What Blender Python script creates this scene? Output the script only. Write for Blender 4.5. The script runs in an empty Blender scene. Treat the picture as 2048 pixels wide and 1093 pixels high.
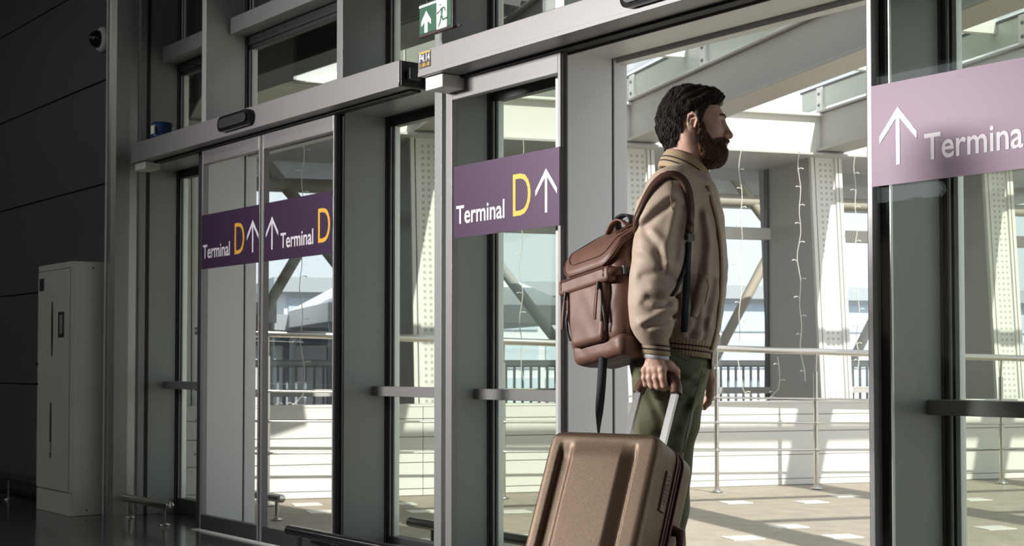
import bpy, bmesh, math, random
import numpy as np
from mathutils import Vector, Matrix

random.seed(7)
np.random.seed(7)
scene = bpy.context.scene
col = scene.collection

# ---------------------------------------------------------------- camera
F = 2859.0; CX = 1024.0; CY = 632.0
TH = math.radians(37.0)
PITCH = math.atan2(728 - 632, F)
CAM = np.array([0.0, -3.727, 1.0])
F0 = np.array([-math.cos(TH), math.sin(TH), 0.0])
RT = np.array([math.sin(TH), math.cos(TH), 0.0])
UP = np.array([0.0, 0.0, 1.0])
FW = F0 * math.cos(PITCH) + UP * math.sin(PITCH)
UC = UP * math.cos(PITCH) - F0 * math.sin(PITCH)

cam_data = bpy.data.cameras.new('camera')
cam = bpy.data.objects.new('camera', cam_data)
col.objects.link(cam)
cam_data.sensor_width = 36.0
cam_data.lens = F / 2048.0 * 36.0
cam_data.shift_y = (CY - 546.5) / 2048.0
M = Matrix(((RT[0], UC[0], -FW[0], CAM[0]), (RT[1], UC[1], -FW[1], CAM[1]), (RT[2], UC[2], -FW[2], CAM[2]), (0, 0, 0, 1)))
cam.matrix_world = M
cam_data.clip_start = 0.05
cam_data.clip_end = 400
cam_data.dof.use_dof = True
cam_data.dof.focus_distance = 4.15
cam_data.dof.aperture_fstop = 11.0
scene.camera = cam

# ---------------------------------------------------------------- world, sun, large lights, exposure
world = bpy.data.worlds.new('world')
scene.world = world
world.use_nodes = True
bg = world.node_tree.nodes['Background']
bg.inputs['Color'].default_value = (0.90, 0.955, 1.0, 1)
bg.inputs['Strength'].default_value = 1.4

sun_data = bpy.data.lights.new('sun', 'SUN')
sun_data.energy = 6.0
sun_data.angle = math.radians(0.6)
sun_data.color = (1.0, 0.95, 0.86)
sun = bpy.data.objects.new('sun', sun_data)
col.objects.link(sun)
sun.rotation_euler = Vector((-0.70, 0.10, -0.66)).to_track_quat('-Z', 'Y').to_euler()
sun.location = (10, 5, 15)

# aimed, narrowed area light added for an assumed window on the hall's far side
wl = bpy.data.lights.new('assumed_window_light', 'AREA')
wl.shape = 'RECTANGLE'
wl.size = 3.2; wl.size_y = .72
wl.energy = 135
wl.spread = math.radians(54)
wl.color = (1.0, 0.965, 0.93)
wlo = bpy.data.objects.new('assumed_window_light', wl)
col.objects.link(wlo)
wlo.location = (-8.35, -7.72, 3.25)
wlo.rotation_euler = Vector((0.58, 1.0, -0.20)).to_track_quat('-Z', 'Y').to_euler()

# unseen soft fill lamps under the ceiling, added to lift the dark hall
for k_, x_ in enumerate((-15.5, -11.5, -7.5, -3.5)):
    cl = bpy.data.lights.new('ceiling_fill', 'AREA'); cl.shape = 'RECTANGLE'; cl.size = 1.6; cl.size_y = .5
    cl.energy = 22; cl.color = (1.0, .97, .93)
    clo = bpy.data.objects.new('ceiling_fill', cl); col.objects.link(clo); clo.location = (x_, -4.6, 4.66)

vs = scene.view_settings
vs.view_transform = 'Standard'
vs.look = 'None'
vs.gamma = 1.0
vs.use_curve_mapping = False
vs.exposure = 0.0
try:
    scene.cycles.transparent_max_bounces = 24
except Exception:
    pass

# ---------------------------------------------------------------- measuring helpers
def ray(x, y):
    return FW + RT * (x - CX) / F - UC * (y - CY) / F
def at(x, y, X=None, Y=None, Z=None):
    d = ray(x, y)
    if X is not None: t = (X - CAM[0]) / d[0]
    elif Y is not None: t = (Y - CAM[1]) / d[1]
    else: t = (Z - CAM[2]) / d[2]
    return CAM + d * t
# the walkway outside runs along EE, its railing passes through R0
EE = np.array([.331, .9436, 0.0]); NN = np.array([.9436, -.331, 0.0]); R0 = np.array([-8.533, 2.62, 0.0])
EANG = math.atan2(EE[1], EE[0])
def EX(s, off, z):
    p = R0 + s * EE + off * NN
    return (float(p[0]), float(p[1]), float(z))

# ---------------------------------------------------------------- materials
MATS = {}
def mat(name, base, rough=0.5, metal=0.0, spec=0.5, coat=0.0, noise=None, bump=None, emit=None, sheen=0.0, aniso=0.0):
    m = bpy.data.materials.new(name)
    m.use_nodes = True
    nt = m.node_tree
    b = nt.nodes['Principled BSDF']
    b.inputs['Base Color'].default_value = (*base, 1)
    b.inputs['Roughness'].default_value = rough
    b.inputs['Metallic'].default_value = metal
    b.inputs['Specular IOR Level'].default_value = spec
    b.inputs['Coat Weight'].default_value = coat
    if sheen: b.inputs['Sheen Weight'].default_value = sheen
    tc = nt.nodes.new('ShaderNodeTexCoord')
    if noise:
        sc, amt, stretch = noise
        mp = nt.nodes.new('ShaderNodeMapping'); mp.inputs['Scale'].default_value = stretch
        nz = nt.nodes.new('ShaderNodeTexNoise'); nz.inputs['Scale'].default_value = sc; nz.inputs['Detail'].default_value = 5
        mx = nt.nodes.new('ShaderNodeMix'); mx.data_type = 'RGBA'
        lo = [max(0, c * (1 - amt)) for c in base]; hi = [min(1, c * (1 + amt)) for c in base]
        mx.inputs[6].default_value = (*lo, 1); mx.inputs[7].default_value = (*hi, 1)
        nt.links.new(tc.outputs['Object'], mp.inputs['Vector']); nt.links.new(mp.outputs[0], nz.inputs['Vector'])
        nt.links.new(nz.outputs['Fac'], mx.inputs[0]); nt.links.new(mx.outputs[2], b.inputs['Base Color'])
    if bump:
        sc, st, dist, stretch = bump
        mp = nt.nodes.new('ShaderNodeMapping'); mp.inputs['Scale'].default_value = stretch
        nz = nt.nodes.new('ShaderNodeTexNoise'); nz.inputs['Scale'].default_value = sc; nz.inputs['Detail'].default_value = 4
        bp = nt.nodes.new('ShaderNodeBump'); bp.inputs['Strength'].default_value = st; bp.inputs['Distance'].default_value = dist
        nt.links.new(tc.outputs['Object'], mp.inputs['Vector']); nt.links.new(mp.outputs[0], nz.inputs['Vector'])
        nt.links.new(nz.outputs['Fac'], bp.inputs['Height']); nt.links.new(bp.outputs[0], b.inputs['Normal'])
    if emit:
        b.inputs['Emission Color'].default_value = (*emit[0], 1); b.inputs['Emission Strength'].default_value = emit[1]
    MATS[name] = m
    return m

def glass(name, tint, base_refl=0.05, rough=0.0, frost=None):
    m = bpy.data.materials.new(name); m.use_nodes = True
    nt = m.node_tree; nt.nodes.clear()
    out = nt.nodes.new('ShaderNodeOutputMaterial')
    tr = nt.nodes.new('ShaderNodeBsdfTransparent'); tr.inputs['Color'].default_value = (*tint, 1)
    gl = nt.nodes.new('ShaderNodeBsdfGlossy'); gl.inputs['Roughness'].default_value = rough; gl.inputs['Color'].default_value = (0.95, 1, 0.98, 1)
    lw = nt.nodes.new('ShaderNodeLayerWeight'); lw.inputs['Blend'].default_value = 0.5
    pw = nt.nodes.new('ShaderNodeMath'); pw.operation = 'POWER'; pw.inputs[1].default_value = 5.0
    ma = nt.nodes.new('ShaderNodeMath'); ma.operation = 'MULTIPLY_ADD'; ma.inputs[1].default_value = 0.8; ma.inputs[2].default_value = base_refl
    mx = nt.nodes.new('ShaderNodeMixShader')
    nt.links.new(lw.outputs['Facing'], pw.inputs[0]); nt.links.new(pw.outputs[0], ma.inputs[0]); nt.links.new(ma.outputs[0], mx.inputs[0])
    nt.links.new(tr.outputs[0], mx.inputs[1]); nt.links.new(gl.outputs[0], mx.inputs[2])
    last = mx
    if frost:
        df = nt.nodes.new('ShaderNodeBsdfDiffuse'); df.inputs['Color'].default_value = (*frost[0], 1)
        m2 = nt.nodes.new('ShaderNodeMixShader'); m2.inputs[0].default_value = frost[1]
        nt.links.new(mx.outputs[0], m2.inputs[1]); nt.links.new(df.outputs[0], m2.inputs[2]); last = m2
    nt.links.new(last.outputs[0], out.inputs['Surface'])
    MATS[name] = m
    return m

mat('alu', (.25, .241, .246), .42, .15, noise=(3, .03, (1, 1, 1)))
mat('panel_grey_lit', (.60, .605, .60), .4, .1)  # panel grey made paler: daylight at the door openings put into the colour
mat('panel_grey', (.27, .28, .28), .38, .1, noise=(2, .03, (1, 1, .3)))
mat('alu_dark', (.055, .055, .058), .4, .2)
mat('black', (.012, .012, .013), .5)
mat('black_gloss', (.008, .008, .009), .15)
mat('rubber', (.02, .02, .02), .7)
mat('frame_bright', (.80, .83, .81), .3, .2)
mat('wall_dark', (.105, .105, .108), .5, .1, noise=(1.3, .08, (1, 1, 1)))
mat('steel', (.62, .62, .60), .33, 1.0, bump=(60, .06, .002, (1, 1, .02)))
mat('steel_tube', (.60, .58, .55), .22, 1.0)
mat('steel_dark', (.30, .29, .29), .2, 1.0)
mat('cabinet_white', (.62, .62, .58), .4, noise=(2, .05, (1, 1, 1)))
mat('purple', (.042, .021, .056), .40, 0, .42)
MATS['purple'].node_tree.nodes['Principled BSDF'].inputs['Specular Tint'].default_value = (1.0, .80, .93, 1)
mat('letter_white', (.80, .76, .82), .5)
mat('letter_yellow', (.80, .43, .035), .5)
mat('letter_dim', (.30, .26, .31), .5)
mat('letter_grey', (.34, .31, .34), .5)
mat('sign_white', (.78, .78, .74), .4)
mat('green', (.010, .095, .045), .4)
mat('exit_white', (.80, .80, .74), .4, emit=((1, 1, .92), .25))
mat('exit_frame', (.06, .045, .045), .3)
mat('sticker_yellow', (.75, .48, .05), .5)
mat('white_plastic', (.66, .65, .63), .45)
mat('blue_plastic', (.012, .05, .16), .35)
mat('ext_white', (.80, .80, .77), .6, noise=(1.5, .03, (1, 1, 1)))
mat('ext_grey', (.52, .515, .50), .55, noise=(1.0, .05, (1, 1, 1)))
mat('ext_beam', (.46, .445, .42), .5, noise=(1.5, .06, (1, 1, 1)))
mat('ext_dark', (.13, .132, .138), .5)
mat('perf', (.52, .52, .50), .6)
mat('deck', (.37, .33, .27), .75, noise=(7, .28, (1, 1, 1)), bump=(90, .25, .004, (1, 1, 1)))
mat('deck_pale', (.72, .71, .67), .5)
mat('asphalt', (.16, .165, .17), .8, noise=(.6, .2, (1, 1, 1)))
mat('rib_glass', (.56, .60, .54), .3)
mat('tan_steel', (.52, .45, .36), .5)
mat('bldg_blue', (.58, .66, .73), .4, .0)
mat('bldg_grey', (.42, .44, .46), .6)
mat('bldg_dark', (.25, .28, .32), .35)
mat('bldg_white', (.78, .79, .80), .6)
mat('bldg_brown', (.34, .25, .20), .7)
mat('cord', (.82, .80, .76), .5)
mat('hall_wall', (.20, .20, .20), .7)
mat('hall_ceiling', (.10, .10, .10), .8)

# polished dark terrazzo floor
m = mat('terrazzo', (.045, .044, .042), .13, 0, .5)
nt = m.node_tree; b = nt.nodes['Principled BSDF']
tc = nt.nodes.new('ShaderNodeTexCoord')
vo = nt.nodes.new('ShaderNodeTexVoronoi'); vo.inputs['Scale'].default_value = 90
rp = nt.nodes.new('ShaderNodeValToRGB'); rp.color_ramp.elements[0].color = (.03, .03, .03, 1); rp.color_ramp.elements[1].color = (.085, .082, .078, 1)
nz = nt.nodes.new('ShaderNodeTexNoise'); nz.inputs['Scale'].default_value = 14; nz.inputs['Detail'].default_value = 6
mr = nt.nodes.new('ShaderNodeMapRange'); mr.inputs[3].default_value = .09; mr.inputs[4].default_value = .19
nt.links.new(tc.outputs['Object'], vo.inputs['Vector']); nt.links.new(vo.outputs['Color'], rp.inputs['Fac']); nt.links.new(rp.outputs[0], b.inputs['Base Color'])
nt.links.new(tc.outputs['Object'], nz.inputs['Vector']); nt.links.new(nz.outputs['Fac'], mr.inputs[0]); nt.links.new(mr.outputs[0], b.inputs['Roughness'])

glass('glass_door', (.965, .972, .965), .03)
glass('glass_window', (.875, .900, .860), .03)
glass('glass_roof', (.955, .965, .96), .04)
glass('glass_far', (.90, .93, .94), .05)

# ---------------------------------------------------------------- mesh helpers
class MB:
    def __init__(self):
        self.v = []; self.f = []; self.m = []; self.sm = []
    def add(self, vs_, fs, mi=0, smooth=False):
        o = len(self.v)
        self.v += [tuple(float(c) for c in p) for p in vs_]
        for f in fs:
            self.f.append(tuple(i + o for i in f)); self.m.append(mi); self.sm.append(smooth)
    def box(self, x0, x1, y0, y1, z0, z1, mi=0, bev=0.0, T=None):
        x0, x1 = min(x0, x1), max(x0, x1); y0, y1 = min(y0, y1), max(y0, y1); z0, z1 = min(z0, z1), max(z0, z1)
        if bev <= 0:
            p = [(x0, y0, z0), (x1, y0, z0), (x1, y1, z0), (x0, y1, z0), (x0, y0, z1), (x1, y0, z1), (x1, y1, z1), (x0, y1, z1)]
            fs = [(0, 3, 2, 1), (4, 5, 6, 7), (0, 1, 5, 4), (1, 2, 6, 5), (2, 3, 7, 6), (3, 0, 4, 7)]
        else:
            bm = bmesh.new(); bmesh.ops.create_cube(bm, size=1.0)
            for q in bm.verts:
                q.co = Vector(((x0 + x1) / 2 + q.co.x * (x1 - x0), (y0 + y1) / 2 + q.co.y * (y1 - y0), (z0 + z1) / 2 + q.co.z * (z1 - z0)))
            bmesh.ops.bevel(bm, geom=bm.edges[:], offset=min(bev, .45 * min(x1 - x0, y1 - y0, z1 - z0)), segments=2, affect='EDGES', profile=.5)
            bm.verts.index_update()
            p = [tuple(q.co) for q in bm.verts]; fs = [tuple(q.index for q in f.verts) for f in bm.faces]; bm.free()
        if T is not None: p = [tuple(T @ Vector(q)) for q in p]
        self.add(p, fs, mi)
        return self
    def tube(self, pts, r, n=10, mi=0, cap=True, closed=False, smooth=True):
        pts = [np.array(p, float) for p in pts]
        N = len(pts); rr = r if hasattr(r, '__len__') else [r] * N
        rings = []; prev = None
        for i, p in enumerate(pts):
            a = pts[max(i - 1, 0)]; c = pts[min(i + 1, N - 1)]
            if closed: a = pts[(i - 1) % N]; c = pts[(i + 1) % N]
            t = c - a; t = t / (np.linalg.norm(t) + 1e-12)
            if prev is None:
                ref = np.array([0, 0, 1.]) if abs(t[2]) < .9 else np.array([1., 0, 0])
                u = np.cross(ref, t)
            else:
                u = prev - t * (prev @ t)
            u /= np.linalg.norm(u) + 1e-12; w = np.cross(t, u); prev = u
            rings.append([p + rr[i] * (math.cos(2 * math.pi * k / n) * u + math.sin(2 * math.pi * k / n) * w) for k in range(n)])
        vs_ = [q for R in rings for q in R]; fs = []
        for i in range(N if closed else N - 1):
            j = (i + 1) % N
            for k in range(n):
                fs.append((i * n + k, i * n + (k + 1) % n, j * n + (k + 1) % n, j * n + k))
        self.add(vs_, fs, mi, smooth)
        if cap and not closed:
            self.add(rings[0], [tuple(reversed(range(n)))], mi); self.add(rings[-1], [tuple(range(n))], mi)
        return self
    def strap(self, pts, nrm, w, th, mi=0, smooth=False):
        """flat band along pts; nrm = face normals per point (or one); w, th = width, thickness"""
        pts = [np.array(p, float) for p in pts]; N = len(pts)
        nr = [np.array(nrm if not hasattr(nrm[0], '__len__') else nrm[i], float) for i in range(N)]
        ww = list(w) if hasattr(w, '__len__') else [w] * N
        if smooth and 2 < N < 20:
            for _ in range(2):       # round the corners of the path
                def ch(a):
                    o = [a[0]]
                    for i in range(len(a) - 1): o += [a[i] * .75 + a[i + 1] * .25, a[i] * .25 + a[i + 1] * .75]
                    return o + [a[-1]]
                pts = ch(pts); nr = ch(nr); ww = ch(ww)
            N = len(pts)
        vs_ = []
        for i, p in enumerate(pts):
            t = pts[min(i + 1, N - 1)] - pts[max(i - 1, 0)]; t /= np.linalg.norm(t) + 1e-12
            m_ = nr[i] - t * (nr[i] @ t); m_ /= np.linalg.norm(m_) + 1e-12
            s = np.cross(t, m_)
            for a, c in ((-1, -1), (1, -1), (1, 1), (-1, 1)):
                vs_.append(p + s * a * ww[i] / 2 + m_ * c * th / 2)
        fs = []
        for i in range(N - 1):
            for k in range(4):
                fs.append((i * 4 + k, i * 4 + (k + 1) % 4, i * 4 + 4 + (k + 1) % 4, i * 4 + 4 + k))
        fs += [(3, 2, 1, 0), tuple((N - 1) * 4 + k for k in range(4))]
        self.add(vs_, fs, mi, smooth)
        return self
    def prism(self, poly, axis_fn, d0, d1, mi=0):
        """extrude a 2D polygon; axis_fn(a, b, d) -> 3D point"""
        n = len(poly)
        vs_ = [axis_fn(a, b, d0) for a, b in poly] + [axis_fn(a, b, d1) for a, b in poly]
        fs = [tuple(range(n)), tuple(reversed(range(n, 2 * n)))]
        for k in range(n):
            fs.append((k, n + k, n + (k + 1) % n, (k + 1) % n))
        self.add(vs_, fs, mi)
        return self
    def lathe(self, prof, c, ax=(0, 0, 1), n=20, mi=0):
        c = np.array(c, float); ax = np.array(ax, float); ax /= np.linalg.norm(ax)
        ref = np.array([0, 0, 1.]) if abs(ax[2]) < .9 else np.array([1., 0, 0])
        u = np.cross(ref, ax); u /= np.linalg.norm(u); w = np.cross(ax, u)
        vs_ = []; fs = []
        for r, h in prof:
            for k in range(n):
                a = 2 * math.pi * k / n
                vs_.append(c + ax * h + r * (math.cos(a) * u + math.sin(a) * w))
        for i in range(len(prof) - 1):
            for k in range(n):
                fs.append((i * n + k, i * n + (k + 1) % n, (i + 1) * n + (k + 1) % n, (i + 1) * n + k))
        fs.append(tuple(reversed(range(n)))); fs.append(tuple((len(prof) - 1) * n + k for k in range(n)))
        self.add(vs_, fs, mi, True)
        return self
    def build(self, name, mats, parent=None, fix=True):
        me = bpy.data.meshes.new(name)
        me.from_pydata(self.v, [], self.f)
        if not isinstance(mats, (list, tuple)): mats = [mats]
        for k in mats: me.materials.append(MATS[k] if isinstance(k, str) else k)
        me.polygons.foreach_set('material_index', self.m)
        me.polygons.foreach_set('use_smooth', self.sm)
        me.update()
        if fix:
            bm = bmesh.new(); bm.from_mesh(me); bmesh.ops.recalc_face_normals(bm, faces=bm.faces[:]); bm.to_mesh(me); bm.free()
        o = bpy.data.objects.new(name, me)
        col.objects.link(o)
        if parent is not None: o.parent = parent
        return o

def empty(name, loc=(0, 0, 0), rot=(0, 0, 0)):
    o = bpy.data.objects.new(name, None)
    o.empty_display_size = .1
    o.location = loc; o.rotation_euler = rot
    col.objects.link(o)
    return o
def tag(o, label=None, cat=None, group=None, kind=None):
    if label: o['label'] = label
    if cat: o['category'] = cat
    if group: o['group'] = group
    if kind: o['kind'] = kind
    return o
def struct(o, label=None, cat=None):
    return tag(o, label, cat, kind='structure')
def bx(name, x0, x1, y0, y1, z0, z1, m, parent=None, bev=0.0):
    return MB().box(x0, x1, y0, y1, z0, z1, 0, bev).build(name, m, parent, fix=False)
def ring_tube(name, pts, r, m, parent=None, n=12):
    return MB().tube(pts, r, n).build(name, m, parent)
def text_mesh(name, s, size, m, parent, origin, ux, uz, th=.0015, bold=0.0, sx=1.0, align='LEFT'):
    """lettering in the plane spanned by ux (reading direction) and uz (up), raised by th along -(ux x uz)"""
    cu = bpy.data.curves.new('tmp', 'FONT'); cu.body = s; cu.size = 1.0; cu.extrude = 0.5; cu.offset = bold; cu.align_x = align
    cu.resolution_u = 4
    t = bpy.data.objects.new('tmp', cu); col.objects.link(t)
    dg = bpy.context.evaluated_depsgraph_get()
    me = bpy.data.meshes.new_from_object(t.evaluated_get(dg))
    bpy.data.objects.remove(t); bpy.data.curves.remove(cu)
    ux = Vector(ux); uz = Vector(uz); nn = ux.cross(uz)
    o0 = Vector(origin)
    for q in me.vertices:
        c = q.co
        q.co = o0 + ux * (c.x * size * sx) + uz * (c.y * size) + nn * (c.z * th)
    me.name = name
    me.materials.clear(); me.materials.append(MATS[m])
    o = bpy.data.objects.new(name, me); col.objects.link(o)
    if parent is not None: o.parent = parent
    return o
# ================================================================ the hall (interior)
CEIL = 4.7
YB = -7.8           # far side of the hall
struct(bx('floor', -22, 4, YB - .2, .36, -.12, 0, 'terrazzo'), 'dark polished terrazzo floor of the hall', 'floor')
struct(bx('ceiling', -22, 4, YB - .2, .36, CEIL, CEIL + .15, 'hall_ceiling'), 'dark hall ceiling above the doors', 'ceiling')
wb = struct(empty('wall_back', (-8, YB, 0)), 'hall wall behind the camera with an assumed clerestory opening', 'wall')
def wbx(name, x0, x1, z0, z1, m='hall_wall'):
    bx(name, x0 + 8, x1 + 8, -.15, 0, z0, z1, m, wb)
wbx('wall_panel', -22, 4, 0, 2.6); wbx('wall_panel', -22, 4, 3.9, CEIL)
wbx('wall_panel', -22, -10.4, 2.6, 3.9); wbx('wall_panel', -6.2, 4, 2.6, 3.9)  # panels leave an added, unseen opening for the assumed window light
struct(bx('wall_right', 3.9, 4.05, YB, .3, 0, CEIL, 'hall_wall'), 'plain hall wall right of the doors', 'wall')
struct(bx('wall_end', -22, -21.85, YB, .3, 0, CEIL, 'hall_wall'), 'plain hall wall at the far left end', 'wall')

# ---- dark panelled wall on the left
wl_ = struct(empty('wall_left', (-9.17, -.165, 0)), 'dark charcoal wall of wide panels at the far left', 'wall')
bx('backing', -12.7, 0, .016, .30, 0, CEIL, 'black', wl_)
zs = [.15, .846, 1.527, 2.205, 2.908, 3.60, 4.30, CEIL]
for i in range(len(zs) - 1):
    for x0, x1 in ((-3.2, 0), (-6.4, -3.2), (-9.6, -6.4), (-12.7, -9.6)):
        bx('panel', x0 + .004, x1 - .004, 0, .02, zs[i] + .005, zs[i + 1] - .005, 'wall_dark', wl_, .003)
struct(bx('baseboard_left', -21.8, -9.18, -.178, -.150, 0, .135, 'alu_dark', None, .004), 'low dark skirting along the charcoal wall', 'baseboard')

# ---- polished steel pier between the dark wall and the glazing
pier = struct(empty('trim_1', (-9.12, 0, 0)), 'tall polished steel pier cladding beside the white cabinet', 'column')
mb = MB(); poly = [(-9.178, -.160), (-9.150, -.184), (-9.122, -.178), (-9.104, -.150), (-9.092, -.06), (-9.086, .045), (-9.13, .06), (-9.178, .0)]
mb.prism(poly, lambda a, b_, d: (a + 9.12, b_, d), 0, CEIL); mb.build('cladding', 'steel', pier)
bx('edge_strip', -.064, -.050, -.192, -.180, 0, CEIL, 'frame_bright', pier, .002)
bx('edge_strip', .040, .060, .046, .070, 0, CEIL, 'rubber', pier, .002)

# ================================================================ glazed facade: fins, windows, doors
FIN = [-9.065, -8.05, -6.405, -5.49, -4.585, -2.93, -2.03, -.42]
wf = struct(empty('wall_facade', (-5.5, 0, 0)), 'deep grey metal fins and beams of the glazed front', 'wall')
OX = 5.5
for i, X in enumerate(FIN):
    fin = bx('fin', X - .06 + OX, X + OX, .0, .262, 0, CEIL, 'panel_grey_lit' if i in (1, 4) else 'panel_grey', wf, .002)
    # recessed joint, then the outer glazing bead in three strips
    bx('joint', X - .055 + OX, X - .006 + OX, .262, .270, 0, CEIL, 'rubber', wf)
    bx('outer_mullion', X - .06 + OX, X + .004 + OX, .270, .345, 0, CEIL, 'panel_grey_lit' if i in (1, 4) else 'panel_grey', wf, .003)
# black closing strips on the door-side fins
for x0, x1 in ((at(668, 500, Y=-.004)[0], at(688, 500, Y=-.004)[0]), (at(1123, 500, Y=-.004)[0], at(1135, 500, Y=-.004)[0]), (at(1756, 500, Y=-.004)[0], at(1778, 500, Y=-.004)[0]), (-8.13, -8.06)):
    bx('closing_strip', x0 + OX, x1 + OX, -.008, -.0005, .0, 2.295, 'rubber', wf, .002)
for X in (-6.395, -2.925):
    bx('bead', X + OX, X + .006 + OX, -.006, .004, 0, 2.295, 'frame_bright', wf, .001)
# door head beam (its underside is the soffit of the openings) and the beam higher up
for k, (a, b_) in enumerate(zip(FIN[:-1], FIN[1:])):
    bx('head_beam', a + OX, b_ - .06 + OX, .004, .262, 2.302, 2.43, 'panel_grey_lit' if k in (1, 4) else 'panel_grey', wf, .002)
    bx('head_frame', a + OX, b_ - .06 + OX, .285, .345, 2.285, 2.43, 'panel_grey_lit' if k in (1, 4) else 'panel_grey', wf, .002)
    bx('upper_beam', a + .004 + OX, b_ - .064 + OX, .15, .262, 3.03, 3.13, 'panel_grey', wf, .002)
    bx('upper_frame', a + OX, b_ - .06 + OX, .27, .345, 2.975, 3.10, 'alu_dark', wf, .002)
# brush strip along the head of the open doorway
bx('brush_strip', -4.57 + OX, -2.95 + OX, -.008, .006, 2.290, 2.306, 'rubber', wf)
bx('soffit_trim', -4.57 + OX, -2.95 + OX, .004, .012, 2.280, 2.304, 'alu', wf, .002)
# sill between fins outside the doorways
def window(n, i, z0, z1, label, bar=True, tint='glass_window'):
    a = FIN[i] + .004; b_ = FIN[i + 1] - .06
    w = struct(empty('window_%d' % n, ((a + b_) / 2, .30, z0)), label, 'window')
    h = (b_ - a) / 2
    H = z1 - z0
    for sx in (-1, 1):
        bx('gasket', sx * h, sx * (h - .012), -.030, -.018, .0, H, 'rubber', w)
        bx('frame_stile', sx * h, sx * (h - .022), -.018, .012, .0, H, 'frame_bright', w, .002)
        bx('gasket', sx * (h - .022), sx * (h - .030), -.012, .020, .0, H, 'black', w)
        bx('frame_stile', sx * (h - .030), sx * (h - .048), -.010, .022, .0, H, 'frame_bright', w, .002)
    bx('frame_rail', -h, h, -.030, .040, 0, .10 if z0 < 1 else .05, 'alu_dark', w, .003)
    bx('frame_rail', -h, h, -.018, .030, H - .05, H, 'alu_dark', w, .003)
    bx('pane', -h + .03, h - .03, .0, .010, .04, H - .03, tint, w)
    if bar:
        bx('push_bar', -h - .002, h, -.115, -.02, .832 - z0, .882 - z0, 'alu', w, .002)
    return w
window(1, 0, .0, 2.30, 'narrow tall glass light left of the closed doors')
window(2, 2, .0, 2.30, 'tall glass side light between the two entrances')
window(3, 3, .0, 2.30, 'glass side light behind the middle door with the gold D')
window(4, 5, .0, 2.30, 'glass side light behind the pink-glaring sign at the right')
for k, i in enumerate(range(7)):
    nm = ['dark upper glass above the white cabinet', 'upper glass above the closed doors', 'upper glass left of the exit sign', 'upper glass right of the exit sign', 'upper glass above the open doorway', 'upper glass at the right edge', 'upper glass beyond the right edge'][k]
    window(5 + k, i, 2.43, 3.0, nm, False)
    window(12 + k, i, 3.12, CEIL, nm.replace('upper glass', 'topmost dark panel'), False, 'alu_dark')

# ---- sliding door leaves
YL0, YL1 = -.050, -.012
def sign(parent, px, kind, dim=False, x0=None, x1=None):
    """purple vinyl panel with lettering; px = parent x"""
    s = tag(bx('sign_panel', x0 - px, x1 - px, YL0 - .004 - YL1, YL0 - .0005 - YL1, 1.567, 1.892, 'purple', parent), 'purple vinyl sign band')
    y = YL0 - .004 - YL1
    lw = 'letter_white'
    def fit(name, txt, xa, xb, za, zb, m, bold):
        o = text_mesh(name, txt, 1, m, s, (0, 0, 0), (1, 0, 0), (0, 0, 1), .0012, bold)
        xs = [q.co.x for q in o.data.vertices]; zs_ = [q.co.z for q in o.data.vertices]
        for q in o.data.vertices:
            q.co = Vector((xa + (q.co.x - min(xs)) / (max(xs) - min(xs)) * (xb - xa) - px, y - .0007 + (-.0006 if q.co.y < 0 else .0006), za + (q.co.z - min(zs_)) / (max(zs_) - min(zs_)) * (zb - za)))
        return o
    def arrow(cx, m=lw):
        mb = MB(); w = .0095
        pl = [(cx - w, 1.628), (cx + w, 1.628), (cx + w, 1.785), (cx - w, 1.785)]
        fn = lambda a, b_, d: (a - px, d, b_)
        mb.prism([(cx - w * .8, 1.628), (cx + w * .8, 1.628), (cx + w * .8, 1.79), (cx - w * .8, 1.79)], fn, y, y - .0012)
        for sx in (-1, 1):
            mb.prism([(cx, 1.812), (cx + sx * .072, 1.725), (cx + sx * .072, 1.700), (cx, 1.784)], fn, y, y - .0013)
        mb.build('arrow', m, s)
    if kind == 'A':
        tx, dx, ax = x0 + .02, None, None
        fit('lettering', 'Terminal', SA - .001, SA + .363, 1.628, 1.711, lw, .012)
        fit('letter_d', 'D', SA + .424, SA + .548, 1.630, 1.809, 'letter_yellow', -.004)
        arrow(SA + .652)
    else:
        arrow(SA)
        fit('lettering', 'Terminal', SA + .100, SA + .463, 1.628, 1.711, lw, .012)
        fit('letter_d', 'D', SA + .515, SA + .640, 1.630, 1.809, 'letter_yellow', -.004)
    return s

def leaf(n, xa, xb, label, kind, sa, stile_l=.035, stile_r=.022, dark=False, sx0=None, sx1=None):
    global SA
    SA = sa
    cx = (xa + xb) / 2
    d = struct(empty('door_%d' % n, (cx, YL1, 0)), label, 'door')
    y0 = YL0 - YL1; y1 = 0
    ms = 'alu'
    bx('stile', xa - cx, xa + stile_l - cx, y0, y1, .012, 2.285, ms, d, .003)
    bx('stile', xb - stile_r - cx, xb - cx, y0, y1, .012, 2.285, ms, d, .003)
    bx('stile_seal', xb - cx, xb + .006 - cx, y0 + .008, y1 - .008, .012, 2.285, 'rubber', d)
    bx('stile_seal', xa - .006 - cx, xa - cx, y0 + .008, y1 - .008, .012, 2.285, 'rubber', d)
    bx('top_rail', xa + stile_l - cx, xb - stile_r - cx, y0, y1, 2.20, 2.285, ms, d, .003)
    bx('bottom_rail', xa + stile_l - cx, xb - stile_r - cx, y0, y1, .012, .098, 'alu_dark', d, .003)
    bx('threshold_seal', xa - cx, xb - cx, y0 + .004, y1, .003, .012, 'frame_bright', d)
    bx('pane', xa + stile_l - .008 - cx, xb - stile_r + .008 - cx, y0 + .012, y1 - .014, .09, 2.21, 'glass_door', d)
    sign(d, cx, kind, x0=sx0 if sx0 is not None else xa + .004, x1=sx1 if sx1 is not None else xb - .004)
    return d
def lx(px, py=520): return float(at(px, py, Y=YL0)[0])
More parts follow.
